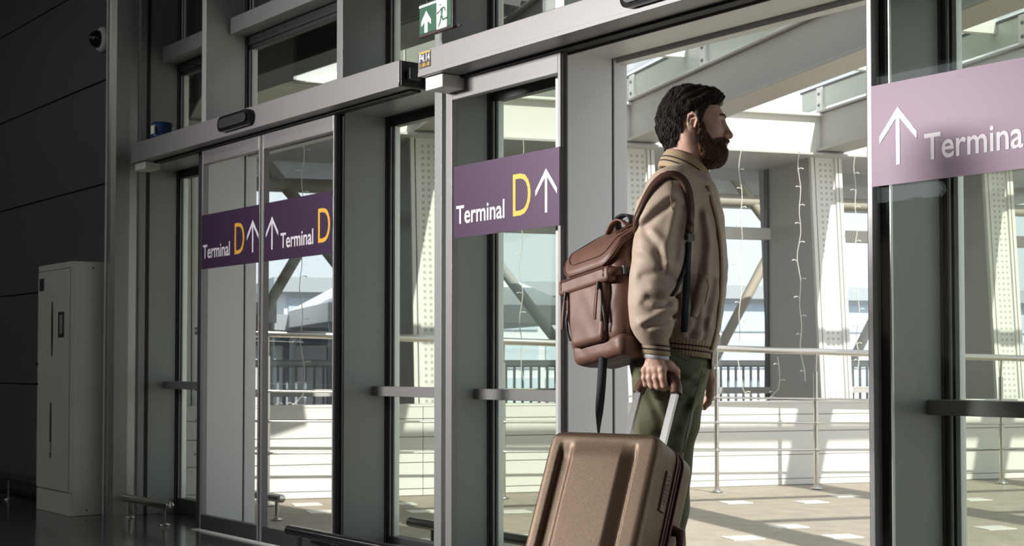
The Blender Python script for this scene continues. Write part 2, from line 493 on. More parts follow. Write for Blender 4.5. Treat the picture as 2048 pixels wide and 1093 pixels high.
leaf(1, lx(402), lx(519), 'closed glass sliding leaf with a dim Terminal D sign, far left', 'A', -7.955, .02, .02, sx0=lx(404), sx1=lx(518))
leaf(2, lx(521), lx(667), 'closed glass sliding leaf whose sign starts with an arrow', 'B', -7.070, .03, .012, sx0=lx(530), sx1=lx(665))
leaf(3, lx(891), lx(1121), 'glass sliding leaf with the purple Terminal D sign beside the backpack', 'A', -5.290, .05, .018, sx0=lx(909), sx1=lx(1120.5))
leaf(4, lx(1735.5), lx(1735.5) + .80, 'open glass sliding leaf at the right with the glaring pink sign', 'B', -2.851, .022, .03, sx0=lx(1747), sx1=lx(1747) + .79)
struct(bx('trim_2', -8.08, -6.40, -.06, .0, .0, .004, 'frame_bright'), 'thin metal threshold under the closed doors', 'threshold')
struct(bx('trim_3', -4.58, -2.99, .0, .34, .0, .006, 'steel'), 'metal threshold of the open doorway', 'threshold')

# ---- door operators (headers)
def header(xa, xb, y0, z0, z1, label, sensor, wide):
    h = tag(empty('door_operator', ((xa + xb) / 2, y0, z0)), label, 'door operator')
    c = (xa + xb) / 2; H = z1 - z0; D = -y0 - .010
    bx('cover', xa - c, xb - c, 0, D, 0, H, 'alu', h, .003)
    bx('cover_lip', xa - c, xb - c, -.0025, .0, .0, .018, 'alu', h, .001)
    bx('end_cap', xb - c, xb + .012 - c, .006, D - .004, .004, H - .004, 'black', h, .002)
    bx('end_cap', xa - .012 - c, xa - c, .006, D - .004, .004, H - .004, 'black', h, .002)
    bx('track', xa + .01 - c, xb - .01 - c, D - .062, D - .012, -.012, .0, 'rubber', h)
    # pill-shaped motion sensor
    sx_, sw, sh = sensor
    mb = MB(); r = sh / 2; pl = []
    for k in range(13): a = -math.pi / 2 + math.pi * k / 12; pl.append((sw / 2 - r + r * math.cos(a), r * math.sin(a)))
    for k in range(13): a = math.pi / 2 + math.pi * k / 12; pl.append((-sw / 2 + r + r * math.cos(a), r * math.sin(a)))
    zc = H * .52
    mb.prism(pl, lambda a, b_, d: (sx_ - c + a, d, zc + b_), -.002, -.034)
    se = mb.build('sensor', 'black_gloss', h)
    mb = MB(); mb.prism([(a * .86, b_ * .62) for a, b_ in pl], lambda a, b_, d: (sx_ - c + a, d, zc + b_), -.034, -.042)
    mb.build('sensor_lens', 'black', se)
    return h, c
h1, c1 = header(-8.85, -5.625, -.15, 2.296, 2.422, 'long grey door operator above the closed doors, black pill sensor on it', (-7.30, .40, .088), 1)
h2, c2 = header(-5.385, -1.35, -.20, 2.296, 2.412, 'long grey door operator above the open doorway with a small P4.14 sticker', (-3.80, .34, .080), 1)
# white plastic guide boxes under the left ends
bx('guide_box', -5.372 - c2, -5.235 - c2, .03, .17, -.062, -.002, 'white_plastic', h2, .004)
bx('guide_box', -8.83 - c1, -8.66 - c1, .02, .12, -.050, -.002, 'cabinet_white', h1, .004)
bx('lens_box', -5.60 - c1, -5.575 - c1, .03, .09, .03, .09, 'black_gloss', h1, .004)
# sticker
st = bx('sticker', -5.374 - c2, -5.283 - c2, -.0022, -.0004, .034, .108, 'black', h2)
bx('border', -5.374 - c2, -5.283 - c2, -.0030, -.0022, .100, .106, 'sticker_yellow', st)
def fit_text(name, txt, parent, xa, xb, y, za, zb, m, bold=0.01):
    o = text_mesh(name, txt, 1, m, parent, (0, 0, 0), (1, 0, 0), (0, 0, 1), .001, bold)
    xs = [q.co.x for q in o.data.vertices]; zz = [q.co.z for q in o.data.vertices]; a, b_, c_, d_ = min(xs), max(xs), min(zz), max(zz)
    for q in o.data.vertices:
        q.co = Vector((xa + (q.co.x - a) / (b_ - a) * (xb - xa), y + (-.0005 if q.co.y < 0 else .0005), za + (q.co.z - c_) / (d_ - c_) * (zb - za)))
    return o
fit_text('lettering', 'P4.14', st, -5.370 - c2, -5.287 - c2, -.0030, .062, .097, 'letter_white', .015)
fit_text('lettering', '83-18', st, -5.345 - c2, -5.290 - c2, -.0030, .039, .056, 'sticker_yellow', .01)
fit_text('lettering', 'TEL', st, -5.370 - c2, -5.350 - c2, -.0030, .039, .052, 'sticker_yellow', .0)
# ================================================================ interior objects
# ---- running man exit sign
p0 = at(838, 75, Y=-.10); p1 = at(905, 55, Y=-.10)
xs0, xs1 = float(p0[0]), float(p1[0]); zb0 = 2.512; zt0 = 2.672
es = tag(empty('exit_sign', ((xs0 + xs1) / 2, -.10, zb0)), 'green exit sign with white arrow and running figure', 'exit sign')
W_ = xs1 - xs0; H_ = zt0 - zb0
bx('housing', -W_ / 2, W_ / 2, 0, .022, 0, H_, 'exit_frame', es, .006)
fr = bx('face', -W_ / 2 + .008, W_ / 2 - .008, -.003, .0, .014, H_ - .006, 'green', es, .001)
bx('light_strip', -W_ / 2 + .008, W_ * .32, -.005, -.003, H_ - .022, H_ - .012, 'exit_white', fr)
fn = lambda y0: (lambda a, b_, d: (a, d, b_))
def flat(poly, m, name, par, y0=-.003, y1=-.0055):
    mb = MB(); mb.prism(poly, lambda a, b_, d: (-W_ / 2 + a * W_, d, b_ * H_), y0, y1); return mb.build(name, m, par)
# pictogram coordinates: fractions of the face
flat([(.195, .10), (.29, .10), (.29, .42), (.39, .30), (.39, .44), (.245, .73), (.10, .44), (.10, .30), (.195, .42)], 'exit_white', 'arrow', fr)
flat([(.56, .075), (.86, .075), (.86, .90), (.56, .90)], 'exit_white', 'door_symbol', fr)
mb = MB()
def seg(pts, r):
    mb.tube([(-W_ / 2 + a * W_, -.0062, b_ * H_) for a, b_ in pts], [q * H_ for q in (r if hasattr(r, '__len__') else [r] * len(pts))], 8)
seg([(.67, .74), (.67, .77)], [.055, .055])
seg([(.735, .66), (.71, .46)], [.055, .045])
seg([(.72, .66), (.64, .56), (.57, .535)], .024)
seg([(.75, .66), (.80, .63), (.825, .53)], .024)
seg([(.70, .45), (.675, .28), (.62, .14)], [.042, .036, .028])
seg([(.715, .45), (.755, .30), (.87, .33)], [.04, .034, .026])
for i_, q in enumerate(mb.v):
    mb.v[i_] = (q[0], -.0055 + (q[1] + .0062) * .12 - .0006, q[2])
mb.build('running_figure', 'green', fr)
bx('bracket', W_ / 2 - .01, W_ / 2 + .030, .02, .03, .006, .014, 'exit_frame', es)
bx('hanger', -W_ / 2 + .05, -W_ / 2 + .058, .008, .016, H_ - .004, CEIL - zb0, 'exit_frame', es)
bx('hanger', W_ / 2 - .058, W_ / 2 - .05, .008, .016, H_ - .004, CEIL - zb0, 'exit_frame', es)

# ---- white hose cabinet
cb = tag(empty('hose_cabinet', (-9.55, -.28, 0)), 'tall off-white metal hose cabinet against the charcoal wall', 'cabinet')
CW, CD, CH = .66, .222, 1.675      # width along x, depth along y
cx0, cx1 = -9.885 + 9.55, -9.225 + 9.55
cy0, cy1 = -.39 + .28, -.168 + .28
bx('body', cx0, cx1, cy0 + .012, cy1, .0, CH, 'cabinet_white', cb, .004)
bx('plinth', cx0 + .004, cx1 - .004, cy0, cy0 + .014, .0, .145, 'cabinet_white', cb, .003)
dr = bx('door', cx0 + .012, cx1 - .035, cy0 - .006, cy0 + .012, .155, CH - .045, 'cabinet_white', cb, .004)
bx('door_frame', cx1 - .030, cx1 - .002, cy0, cy0 + .014, .15, CH, 'cabinet_white', cb, .003)
bx('door_frame', cx0, cx1 - .03, cy0, cy0 + .014, CH - .04, CH, 'cabinet_white', cb, .003)
def slot(z0, z1, xc):
    mb = MB(); pl = []
    for k in range(17):
        t = k / 16; w = .017 * math.sin(math.pi * (.12 + .76 * t)) ** .6
        pl.append((xc + w, z0 + (z1 - z0) * t))
    pl += [(2 * xc - a, b_) for a, b_ in reversed(pl)]
    mb.prism(pl, lambda a, b_, d: (a, d, b_), cy0 - .0075, cy0 - .0055); return mb.build('handle_slot', 'alu_dark', dr)
slot(1.05, 1.42, cx0 + .30); slot(.36, .74, cx0 + .29)
bx('pull', cx0 + .285, cx0 + .300, cy0 - .018, cy0 - .006, .40, .47, 'cabinet_white', dr, .003)
bx('plate', cx0 + .42, cx0 + .53, cy0 - .0085, cy0 - .0055, 1.175, 1.345, 'exit_frame', dr)
bx('plate_label', cx0 + .45, cx0 + .505, cy0 - .0095, cy0 - .0085, 1.20, 1.325, 'letter_grey', dr)
bx('sticker', cx0 + .04, cx0 + .13, cy0 - .0075, cy0 - .0055, 1.50, 1.585, 'alu_dark', dr)
bx('sticker', cx0 + .46, cx0 + .53, cy0 - .0075, cy0 - .0055, 1.46, 1.575, 'white_plastic', dr)
for z in (.86, 1.0):
    MB().lathe([(.009, 0), (.009, .014), (.004, .018)], (cx0 + .022, cy0 - .006, z), (0, -1, 0), 10).build('lock', 'black', dr)
for y, z in ((.03, CH - .04), (.0, .035)):
    MB().lathe([(.006, 0), (.005, .004), (.0, .005)], (cx1, y, z), (1, 0, 0), 8).build('screw', 'black', cb)

# ---- dome camera on the dark wall
dc = tag(empty('dome_camera', (-9.297, -.165, 3.183)), 'small white dome security camera high on the charcoal wall', 'camera')
MB().lathe([(.085, 0), (.088, .012), (.08, .03), (.062, .038)], (0, 0, 0), (0, -1, 0), 24).build('ring', 'sign_white', dc)
MB().lathe([(.060, .036), (.056, .06), (.04, .085), (.018, .098), (.002, .10)], (0, 0, 0), (0, -1, 0), 20).build('dome', 'black_gloss', dc)

# ---- blue round box standing on the operator
bb = tag(empty('siren_box', (-8.52, -.08, 2.422)), 'dark blue round box with a white label on the left operator', 'alarm box')
MB().lathe([(.068, 0), (.072, .01), (.072, .085), (.062, .10), (.0, .102)], (0, 0, 0), (0, 0, 1), 24).build('body', 'blue_plastic', bb)
MB().box(.0, .052, -.0745, -.066, .022, .075, 0).build('label', 'sign_white', bb)

# ---- low tubular guard rails on the floor
def guard(name, x0, x1, y, z, posts, label, m='steel_tube', r=.027, cat='guard rail', caps=True, grp=None):
    g = tag(empty(name, ((x0 + x1) / 2, y, 0)), label, cat, grp)
    c = (x0 + x1) / 2
    MB().tube([(x0 - c, 0, z), (x1 - c, 0, z)], r, 20).build('tube', m, g)
    for xe, sg in ((x0, -1), (x1, 1)):
        MB().lathe([(r * .98, 0), (r * .9, .004), (r * .3, .006), (.001, .0062)], (xe - c, 0, z), (sg, 0, 0), 20).build('end_cap', 'steel_tube', g)
    for xp in posts:
        MB().tube([(xp - c, 0, .0), (xp - c, 0, z - r * .6)], .013, 12).build('post', m, g)
        MB().lathe([(.036, 0), (.036, .006), (.018, .012), (.014, .016)], (xp - c, 0, .0), (0, 0, 1), 18).build('foot', m, g)
    return g
guard('guard_rail', -9.02, -8.30, -.10, .125, (-8.93, -8.38), 'low steel floor rail in front of the steel pier')
guard('guard_rail', -12.6, -9.93, -.33, .165, (-12.2, -10.66), 'low steel floor rail along the charcoal wall left of the cabinet')
guard('guard_rail', -6.66, -4.75, -.16, .135, (-6.55, -5.5, -4.85), 'low dark floor rail in front of the middle side lights', 'steel_dark')
guard('guard_rail', -9.3, -8.18, .60, .14, (-8.24, -9.1), 'low steel floor rail outside the closed doors')
guard('guard_rail', -6.52, -4.75, .50, .145, (-6.30, -5.5, -4.85), 'low steel floor rail outside the middle side lights', 'steel_dark')
mat('wing_panel', (.17, .18, .16), .5)
# ================================================================ outside: walkway, railing, canopy
dk = struct(empty('floor_walkway', (-5, 4, 0)), 'greyish paving of the walkway outside', 'floor')
bx('paving', -14 + 5, 9 + 5, .345 - 4, 16 - 4, -.15, -.004, 'deck', dk)
# thin pale rectangles set into the walkway
for s, o in [(1.52, .766), (2.06, .898), (2.534, .554), (1.141, 2.246), (.608, 2.687), (1.184, 2.796), (-1.457, -.028), (-1.44, .519), (-.788, .692), (-.807, .14), (-1.225, 2.249), (-.193, .882), (.35, .80), (.93, .84), (-.2, .15), (.4, .12), (1.0, .1), (3.1, .6), (2.7, 1.0), (-.6, 2.25), (0, 2.4), (1.75, 2.6), (2.3, 2.7), (2.9, 2.6), (3.6, 2.7), (3.3, 1.1)]:
    p = EX(s, o, 0)
    mb = MB(); T = Matrix.Translation((p[0] + 5, p[1] - 4, 0)) @ Matrix.Rotation(EANG, 4, 'Z')
    mb.box(-.10, .10, -.085, .085, -.01, .001, 0, .002, T); mb.build('pale_rectangle', 'deck_pale', dk)

# ---- white parapet of boards behind the railing
pw = struct(empty('wall_parapet', EX(2, -.45, 0), (0, 0, EANG)), 'low white board parapet behind the railing', 'wall')
# local x runs along the walkway, local y points away from it
bx('core', -4.3, 8, .02, .16, .0, .63, 'ext_grey', pw)
for z0, z1 in ((.0, .046), (.052, .245), (.251, .44), (.446, .578), (.584, .672)):
    for xa, xb in ((-4.3, -2.5), (-2.496, 2.0), (2.004, 8)):
        bx('board', xa, xb, .0, .02, z0, z1, 'ext_white', pw, .002)
bx('coping', -4.3, 8, -.005, .17, .672, .690, 'ext_white', pw, .003)

# ---- railing
rl = tag(empty('railing', EX(2, 0, 0), (0, 0, EANG)), 'stainless steel railing with thin rails along the walkway', 'railing')
S0, S1 = -2.25, 6.5
def rz(k, s): return [1.167 - .0270 * s, .772 - .0205 * s, .567 - .0155 * s, .345 - .0125 * s][k]
for k, r in enumerate((.027, .0085, .0085, .0085)):
    pts = [(s - 2, 0, rz(k, s)) for s in np.linspace(S0, S1, 12)]
    MB().tube(pts, r, 14 if k == 0 else 8).build('handrail' if k == 0 else 'rail', 'steel_tube', rl)
for j in range(-2, 8):
    s = .005 + .872 * j
    z = rz(0, s)
    po = MB().tube([(s - 2, .012, 0), (s - 2, .012, z - .16)], .019, 12).build('post', 'steel_tube', rl)
    MB().tube([(s - 2, .012, z - .17), (s - 2, .0, z - .02)], .010, 10).build('spigot', 'steel_tube', po)
    MB().lathe([(.05, 0), (.05, .008), (.026, .016), (.022, .03)], (s - 2, .012, 0), (0, 0, 1), 18).build('base_flange', 'steel_tube', po)
    for k in (1, 2, 3):
        MB().tube([(s - 2 - .014, -.010, rz(k, s)), (s - 2 + .014, -.010, rz(k, s))], .013, 10).build('clamp', 'steel_tube', po)

# ---- leaning blade columns carrying the canopy
COLS = [-2.20, -.42, 1.42, 3.24, 5.05, 6.86]
names = ['behind the closed doors', 'seen through the glass left of the middle door', 'behind the man', 'between man and right door', 'seen through the right-hand glass', 'beyond the right edge']
def column(s, which):
    c = tag(empty('canopy_column', EX(s, -.92, 0), (0, 0, EANG)), 'leaning grey blade column with perforated face, ' + which, 'column', 'leaning canopy columns')
    # local x along the walkway, local y away from it; leans away from the walkway towards the top
    w = .27; dp = 1.02; HT = 2.86
    lean = .20
    y0b, y0t = -.10, -.10 + lean * HT / 1.0 * .38
    def P(x, y, z): return (x, y + (y0t - y0b) * z / HT, z)
    mb = MB(); t = .012
    # solid blade set back behind the perforated front plate
    vs_ = [P(0, .03, 0), P(w, .03, 0), P(w, dp, 0), P(0, dp, 0), P(0, .03, HT), P(w, .03, HT), P(w, dp, HT), P(0, dp, HT)]
    mb.add(vs_, [(0, 3, 2, 1), (4, 5, 6, 7), (0, 1, 5, 4), (1, 2, 6, 5), (2, 3, 7, 6), (3, 0, 4, 7)])
    mb.build('blade', 'ext_grey', c)
    mb = MB()
    for x0, x1 in ((-.02, .012), (.022, .045), (w - .045, w - .022), (w - .012, w + .02)):
        vs_ = [P(x0, -.012, 0), P(x1, -.012, 0), P(x1, .03, 0), P(x0, .03, 0), P(x0, -.012, HT), P(x1, -.012, HT), P(x1, .03, HT), P(x0, .03, HT)]
        mb.add(vs_, [(0, 3, 2, 1), (4, 5, 6, 7), (0, 1, 5, 4), (1, 2, 6, 5), (2, 3, 7, 6), (3, 0, 4, 7)])
    mb.build('flange', 'ext_white', c)
    mb = MB()
    vs_ = [P(.045, .008, 0), P(w - .045, .008, 0), P(w - .045, .03, 0), P(.045, .03, 0), P(.045, .008, HT), P(w - .045, .008, HT), P(w - .045, .03, HT), P(.045, .03, HT)]
    mb.add(vs_, [(0, 3, 2, 1), (4, 5, 6, 7), (0, 1, 5, 4), (1, 2, 6, 5), (2, 3, 7, 6), (3, 0, 4, 7)])
    pl = mb.build('perforated_plate', 'ext_white', c)
    # perforations: small recessed-looking dark sockets, joined
    mb = MB()
    z = .7
    while z < HT - .06:
        for x in (.085, .135, .185):
            a = .011
            q = [P(x - a, .0068, z - a), P(x + a, .0068, z - a), P(x + a, .0068, z + a), P(x - a, .0068, z + a)]
            q2 = [P(x - a, .0085, z - a), P(x + a, .0085, z - a), P(x + a, .0085, z + a), P(x - a, .0085, z + a)]
            mb.add(q + q2, [(0, 1, 2, 3), (0, 4, 5, 1), (1, 5, 6, 2), (2, 6, 7, 3), (3, 7, 4, 0)])
        z += .052
    tag(mb.build('perforation', 'perf', pl), kind='stuff')
    return c
for s, nme in zip(COLS, names): column(s, nme)

# ---- edge beam along the column tops
eb = tag(empty('edge_beam', EX(2, -.92, 2.86), (0, 0, EANG)), 'white box beam running along the column tops', 'beam')
bx('web', -4.3, 6, .12, .75, .0, .33, 'ext_white', eb, .006)
bx('soffit_plate', -4.3, 6, .05, 1.9, -.02, -.002, 'ext_grey', eb)
bx('top_flange', -4.3, 6, .06, .82, .33, .352, 'ext_white', eb, .003)

# ---- cross beams, glass ribs and brackets of the canopy
for s, nme in zip(COLS, names):
    far = min(7.0, (2.62 + .9436 * s - .62) / .331)
    if far < .6: far = .4
    cbm = tag(empty('canopy_beam', EX(s + .13, -.92, 2.88), (0, 0, EANG - math.pi / 2)), 'grey cross beam of the glass canopy above the column ' + nme, 'beam', 'canopy cross beams')
    Lb = far + .92
    # local x runs from the column across the walkway, local y along the walkway
    bx('web', -.75, Lb, -.10, .10, .02, .34, 'ext_beam', cbm, .012)
    bx('lower_flange', -.75, Lb, -.14, .14, .0, .02, 'ext_beam', cbm, .003)
    bx('upper_flange', -.75, Lb, -.13, .13, .34, .358, 'ext_beam', cbm, .003)
    bx('end_plate', -.30, -.27, -.17, .17, -.04, .36, 'ext_white', cbm, .003)
    rb = bx('glass_rib', -.60, Lb, -.012, .012, .42, .60, 'rib_glass', cbm, .003)
    bx('rib_cap', -.62, Lb, -.022, .022, .60, .618, 'ext_dark', rb, .002)
    x = -.25
    while x < Lb - .2:
        br = bx('bracket', x - .05, x + .05, -.035, .035, .34, .60, 'ext_white', cbm, .004)
        for zz in (.44, .54):
            MB().lathe([(.014, 0), (.014, .01), (.005, .014)], (x, -.035, zz), (0, -1, 0), 10).build('bolt', 'steel_dark', br)
        x += 1.42
    # purlin stubs
# roof glass panes and purlins
for k, (a, b_) in enumerate(zip(COLS[:-1], COLS[1:])):
    far = min(7.0, (2.62 + .9436 * a - .62) / .331)
    if far < .6: continue
    rp_ = tag(empty('roof_glazing', EX(a + .13, -.92, 3.51), (0, 0, EANG - math.pi / 2)), 'glass roof field of the canopy, from the column %s' % names[k], 'glass roof', 'canopy roof glazing')
    x = -.6; L = far + .92; wd = b_ - a
    while x < L - .3:
        x2 = min(x + 1.42, L)
        bx('pane', x + .015, x2 - .015, .02, wd - .02, .0, .016, 'glass_roof', rp_)
        if x > -.5:
            bx('purlin', x - .03, x + .03, .0, wd, -.10, -.004, 'ext_white', rp_, .003)
        x = x2

# ---- glazed wind screen behind the columns
ws = tag(empty('wind_screen', EX(2, -1.95, 0), (0, 0, EANG)), 'tall glazed screen with dark posts behind the columns', 'glass screen')
for s in COLS:
    mb = MB(); x = s - 2 + .02
    sl = .03
    mb.box(x - .035, x + .035, 0, .07, .0, 3.2); mb.build('post', 'ext_dark', ws)
for z0, z1, mm in ((2.17, 2.28, 'ext_white'), (.72, .78, 'ext_grey'), (3.1, 3.25, 'ext_dark')):
    bx('rail', -4.2, 6, -.03, .06, z0, z1, mm, ws, .003)
for a, b_ in zip(COLS[:-1], COLS[1:]):
    for z0, z1 in ((.78, 2.17), (2.28, 3.1)):
        bx('pane', a - 2 + .06, b_ - 2 - .02, .02, .03, z0, z1, 'glass_far', ws)

# ---- clad wing of the terminal above the screen, left part
wg = tag(empty('terminal_wing', EX(-1.2, -1.75, 3.27), (0, 0, EANG)), 'pale panelled wing of the terminal above the walkway', 'building')
bx('core', -2.0, 2.3, .02, 3.0, .0, 2.2, 'ext_grey', wg)
for i_ in range(4):
    for xa, xb in ((-2.0, -.57), (-.56, .86), (.87, 2.3)):
        bx('panel', xa, xb - .01, .0, .02, i_ * .55 + .006, i_ * .55 + .544, 'wing_panel', wg, .003)
ev = tag(empty('eave_beam', (-9.2, .95, 3.02)), 'dark eave beam outside above the closed doors', 'beam')
bx('web', -2.4, 2.4, -.06, .06, .0, .24, 'ext_dark', ev, .006); bx('flange', -2.4, 2.4, -.14, .14, -.015, .0, 'ext_dark', ev, .003); bx('roof_plate', -2.4, 2.0, -.55, .9, .26, .30, 'ext_dark', ev)
# ---- tubular roof truss beyond the screen
tr = tag(empty('roof_truss', EX(1, -4, 0), (0, 0, EANG)), 'tubular steel truss with crossing diagonals beyond the screen', 'truss')
def tpt(s, z, o=0): return (s - 1, o, z)
MB().tube([tpt(-3, 2.77), tpt(8, 2.80)], .07, 12).build('chord', 'tan_steel', tr)
for j in range(-1, 5):
    s = -.86 + 1.72 * j
    MB().tube([tpt(s - .62, 1.05, .05), tpt(s + .10, 2.30, .05)], .055, 10).build('diagonal', 'tan_steel', tr)
    MB().tube([tpt(s + .10, 2.30, -.05), tpt(s + .95, 1.25, -.05)], .055, 10).build('diagonal', 'ext_grey', tr)
    MB().tube([tpt(s - .45, 3.10), tpt(s + .25, 2.28)], .06, 10).build('diagonal', 'tan_steel', tr)
    MB().tube([tpt(s + .40, 3.25, .06), tpt(s + .95, 2.75, .06)], .05, 10).build('diagonal', 'ext_grey', tr)
bx('roof_plate', -3.5, 8, -.4, 3.5, 3.12, 3.25, 'ext_grey', tr)
MB().tube([tpt(-3, 1.0), tpt(8, 1.0)], .04, 10).build('chord', 'ext_grey', tr)

# ---- bar fence beyond
bf = tag(empty('bar_fence', EX(1, -3.1, 0), (0, 0, EANG)), 'pale metal bar fence beyond the parapet', 'fence')
bx('top_rail', -3.5, 9, -.02, .02, .985, 1.02, 'bldg_white', bf); bx('bottom_rail', -3.5, 9, -.02, .02, .50, .53, 'bldg_grey', bf)
mb = MB(); x = -3.5
while x < 9:
    mb.box(x, x + .022, -.008, .008, .5, 1.0); x += .085
tag(mb.build('bar', 'bldg_grey', bf), kind='stuff')
for x in np.arange(-3.4, 9, 2.1): bx('post', x - .03, x + .03, -.03, .03, .0, 1.05, 'bldg_grey', bf)

# ---- distant ground and buildings
struct(bx('ground_far', -120, 60, 16.0, 120, -.35, -.2, 'asphalt'), 'grey apron far beyond the walkway', 'ground')
struct(bx('ground_side', -120, -14.0, -20, 16.0, -.35, -.2, 'asphalt'), 'grey apron beside the walkway', 'ground')
def building(name, s, off, w, d, h, cols_, rows, m_wall, m_glass, label, z0=-.2, rz_=0.0):
    b = tag(empty(name, EX(s, off, z0), (0, 0, EANG + rz_)), label, 'building')
    bx('wall', -w / 2, w / 2, 0, d, 0, h, m_wall, b)
    bx('roof', -w / 2 - .3, w / 2 + .3, -.4, d + .3, h, h + .35, 'bldg_grey', b)
    pw_ = w / cols_; ph = h / rows
    base = None
    for r in range(rows):
        for c in range(cols_):
            x0 = -w / 2 + c * pw_ + .10; z = r * ph + .12
            if base is None:
                mb = MB(); mb.box(0, pw_ - .2, -.06, .02, 0, ph - .24); base = mb.build('window_pane', m_glass, b); base.location = (x0, 0, z)
            else:
                o = base.copy(); col.objects.link(o); o.location = (x0, 0, z)
    return b
building('terminal_building', 15, -24, 26, 9, 2.9, 16, 3, 'bldg_white', 'bldg_blue', 'distant building with a grid of pale blue glass')
building('terminal_building', -9.5, -26, 20, 9, 2.4, 14, 3, 'bldg_grey', 'bldg_dark', 'distant grey building with dark windows at the left')
building('kiosk', -4.4, -13, 3.0, 2.5, 1.9, 4, 1, 'bldg_brown', 'bldg_white', 'small brown kiosk with pale windows beyond the parapet')
building('kiosk', .6, -12, 3.4, 2.5, 1.6, 5, 1, 'bldg_dark', 'bldg_white', 'small dark kiosk with pale windows beyond the parapet')
def tent(s, off, w, h0, h1, label):
    t = tag(empty('tent_roof', EX(s, off, 0), (0, 0, EANG)), label, 'tent')
    mb = MB(); q = w / 2
    mb.add([(-q, -q, h0), (q, -q, h0), (q, q, h0), (-q, q, h0), (0, 0, h1), (-q, -q, h0 - .25), (q, -q, h0 - .25), (q, q, h0 - .25), (-q, q, h0 - .25)],
           [(0, 1, 4), (1, 2, 4), (2, 3, 4), (3, 0, 4), (5, 6, 1, 0), (6, 7, 2, 1), (7, 8, 3, 2), (8, 5, 0, 3), (8, 7, 6, 5)])
    mb.build('fabric', 'bldg_white', t)
    for a, b_ in ((-1, -1), (1, -1), (1, 1), (-1, 1)):
        MB().tube([(a * q * .96, b_ * q * .96, -.2), (a * q * .96, b_ * q * .96, h0)], .05, 8).build('pole', 'bldg_grey', t)
    return t
tent(-2.2, -9, 3.2, 1.75, 2.7, 'white pointed tent roof seen through the closed doors')
tent(1.9, -10, 3.4, 1.8, 2.8, 'white pointed tent roof seen through the middle door')

# ---- hanging string lights
def garland(s, off, ztop, zbot, label, hook=None, sway=.025):
    g = tag(empty('string_light', EX(s, off, 0), (0, 0, EANG)), label, 'string light', 'string lights under the edge beam')
    pts = []
    N = 26
    for i in range(N):
        t = i / (N - 1); z = ztop + (zbot - ztop) * t
        pts.append((sway * math.sin(t * 5 + s * 3) * t + .012 * math.sin(t * 31 + s), .015 * math.sin(t * 17), z))
    if hook:
        dx, dz = hook; x0, _, z0 = pts[-1]
        for i in range(1, 13):
            t = i / 12
            pts.append((x0 + dx * t, .01 * math.sin(9 * t), z0 - dz * 4 * t * (1 - t)))
        for i in range(1, 5): pts.append((x0 + dx + .012 * math.sin(i), 0, z0 + .07 * i))
    MB().tube(pts, .0034, 6).build('cord', 'cord', g)
    mb = MB()
    for i in range(2, len(pts) - 1):
        if i % 2: continue
        x, y, z = pts[i]
        a = random.uniform(-1, 1); d = .05 * (1 if i % 4 else -1)
        mb.tube([(x, y, z), (x + d * .6, y, z + .012), (x + d, y + .01 * a, z + .004)], [.002, .003, .0055], 6)
    tag(mb.build('bulb', 'cord', g), kind='stuff')
    return g
for s, zt, zb, lab, hk in [(2.45, 2.84, .78, 'pale string light hanging just right of the bearded face', (.35, .10)), (2.17, 2.84, .80, 'pale string light hanging close behind the jacket front', (-.3, .08)),
                           (2.93, 2.84, .85, 'pale string light hanging in front of the grey blade column', None), (3.58, 2.84, .95, 'pale string light hanging right of the perforated column', None),
                           (-1.34, 2.84, .76, 'pale string light seen through the closed right leaf', (-.28, .10)), (.47, 2.84, .86, 'pale string light seen through the middle door', None),
                           (.86, 2.84, 1.0, 'pale string light near the edge of the middle door', None), (5.55, 2.84, .9, 'pale string light seen through the right-hand glass', None)]:
    garland(s, -.97 if s != 2.93 else -.80, zt, zb, lab, hk)
# ================================================================ implicit-surface toolkit for soft shapes
def v3(*a): return np.array(a, np.float32)
def length(q): return np.sqrt((q * q).sum(-1))
def smin(a, b, k):
    h = np.clip(.5 + .5 * (b - a) / k, 0, 1)
    return b + (a - b) * h - k * h * (1 - h)
def smax(a, b, k): return -smin(-a, -b, k)
def sd_cap(P, a, b, r1, r2=None):
    a = v3(*a); b = v3(*b)
    if r2 is None: r2 = r1
    ab = b - a; t = np.clip(((P - a) @ ab) / max(float(ab @ ab), 1e-12), 0, 1)
    return length(P - a - t[..., None] * ab) - (r1 + t * (r2 - r1))
def sd_chain(P, pts, rad, k=.01):
    d = None
    for i in range(len(pts) - 1):
        q = sd_cap(P, pts[i], pts[i + 1], rad[i], rad[i + 1])
        d = q if d is None else smin(d, q, k)
    return d
def sd_ell(P, c, r, R=None):
    q = P - v3(*c)
    if R is not None: q = q @ R
    r = v3(*r)
    k0 = length(q / r); k1 = length(q / (r * r))
    return k0 * (k0 - 1) / np.maximum(k1, 1e-6)
def sd_rbox(P, c, h, r, R=None):
    q = P - v3(*c)
    if R is not None: q = q @ R
    q = np.abs(q) - (v3(*h) - r)
    return length(np.maximum(q, 0)) + np.minimum(q.max(-1), 0) - r
def rotz(a):
    c, s = math.cos(a), math.sin(a); return np.array([[c, -s, 0], [s, c, 0], [0, 0, 1]], np.float32)
def roty(a):
    c, s = math.cos(a), math.sin(a); return np.array([[c, 0, s], [0, 1, 0], [-s, 0, c]], np.float32)
def rotx(a):
    c, s = math.cos(a), math.sin(a); return np.array([[1, 0, 0], [0, c, -s], [0, s, c]], np.float32)
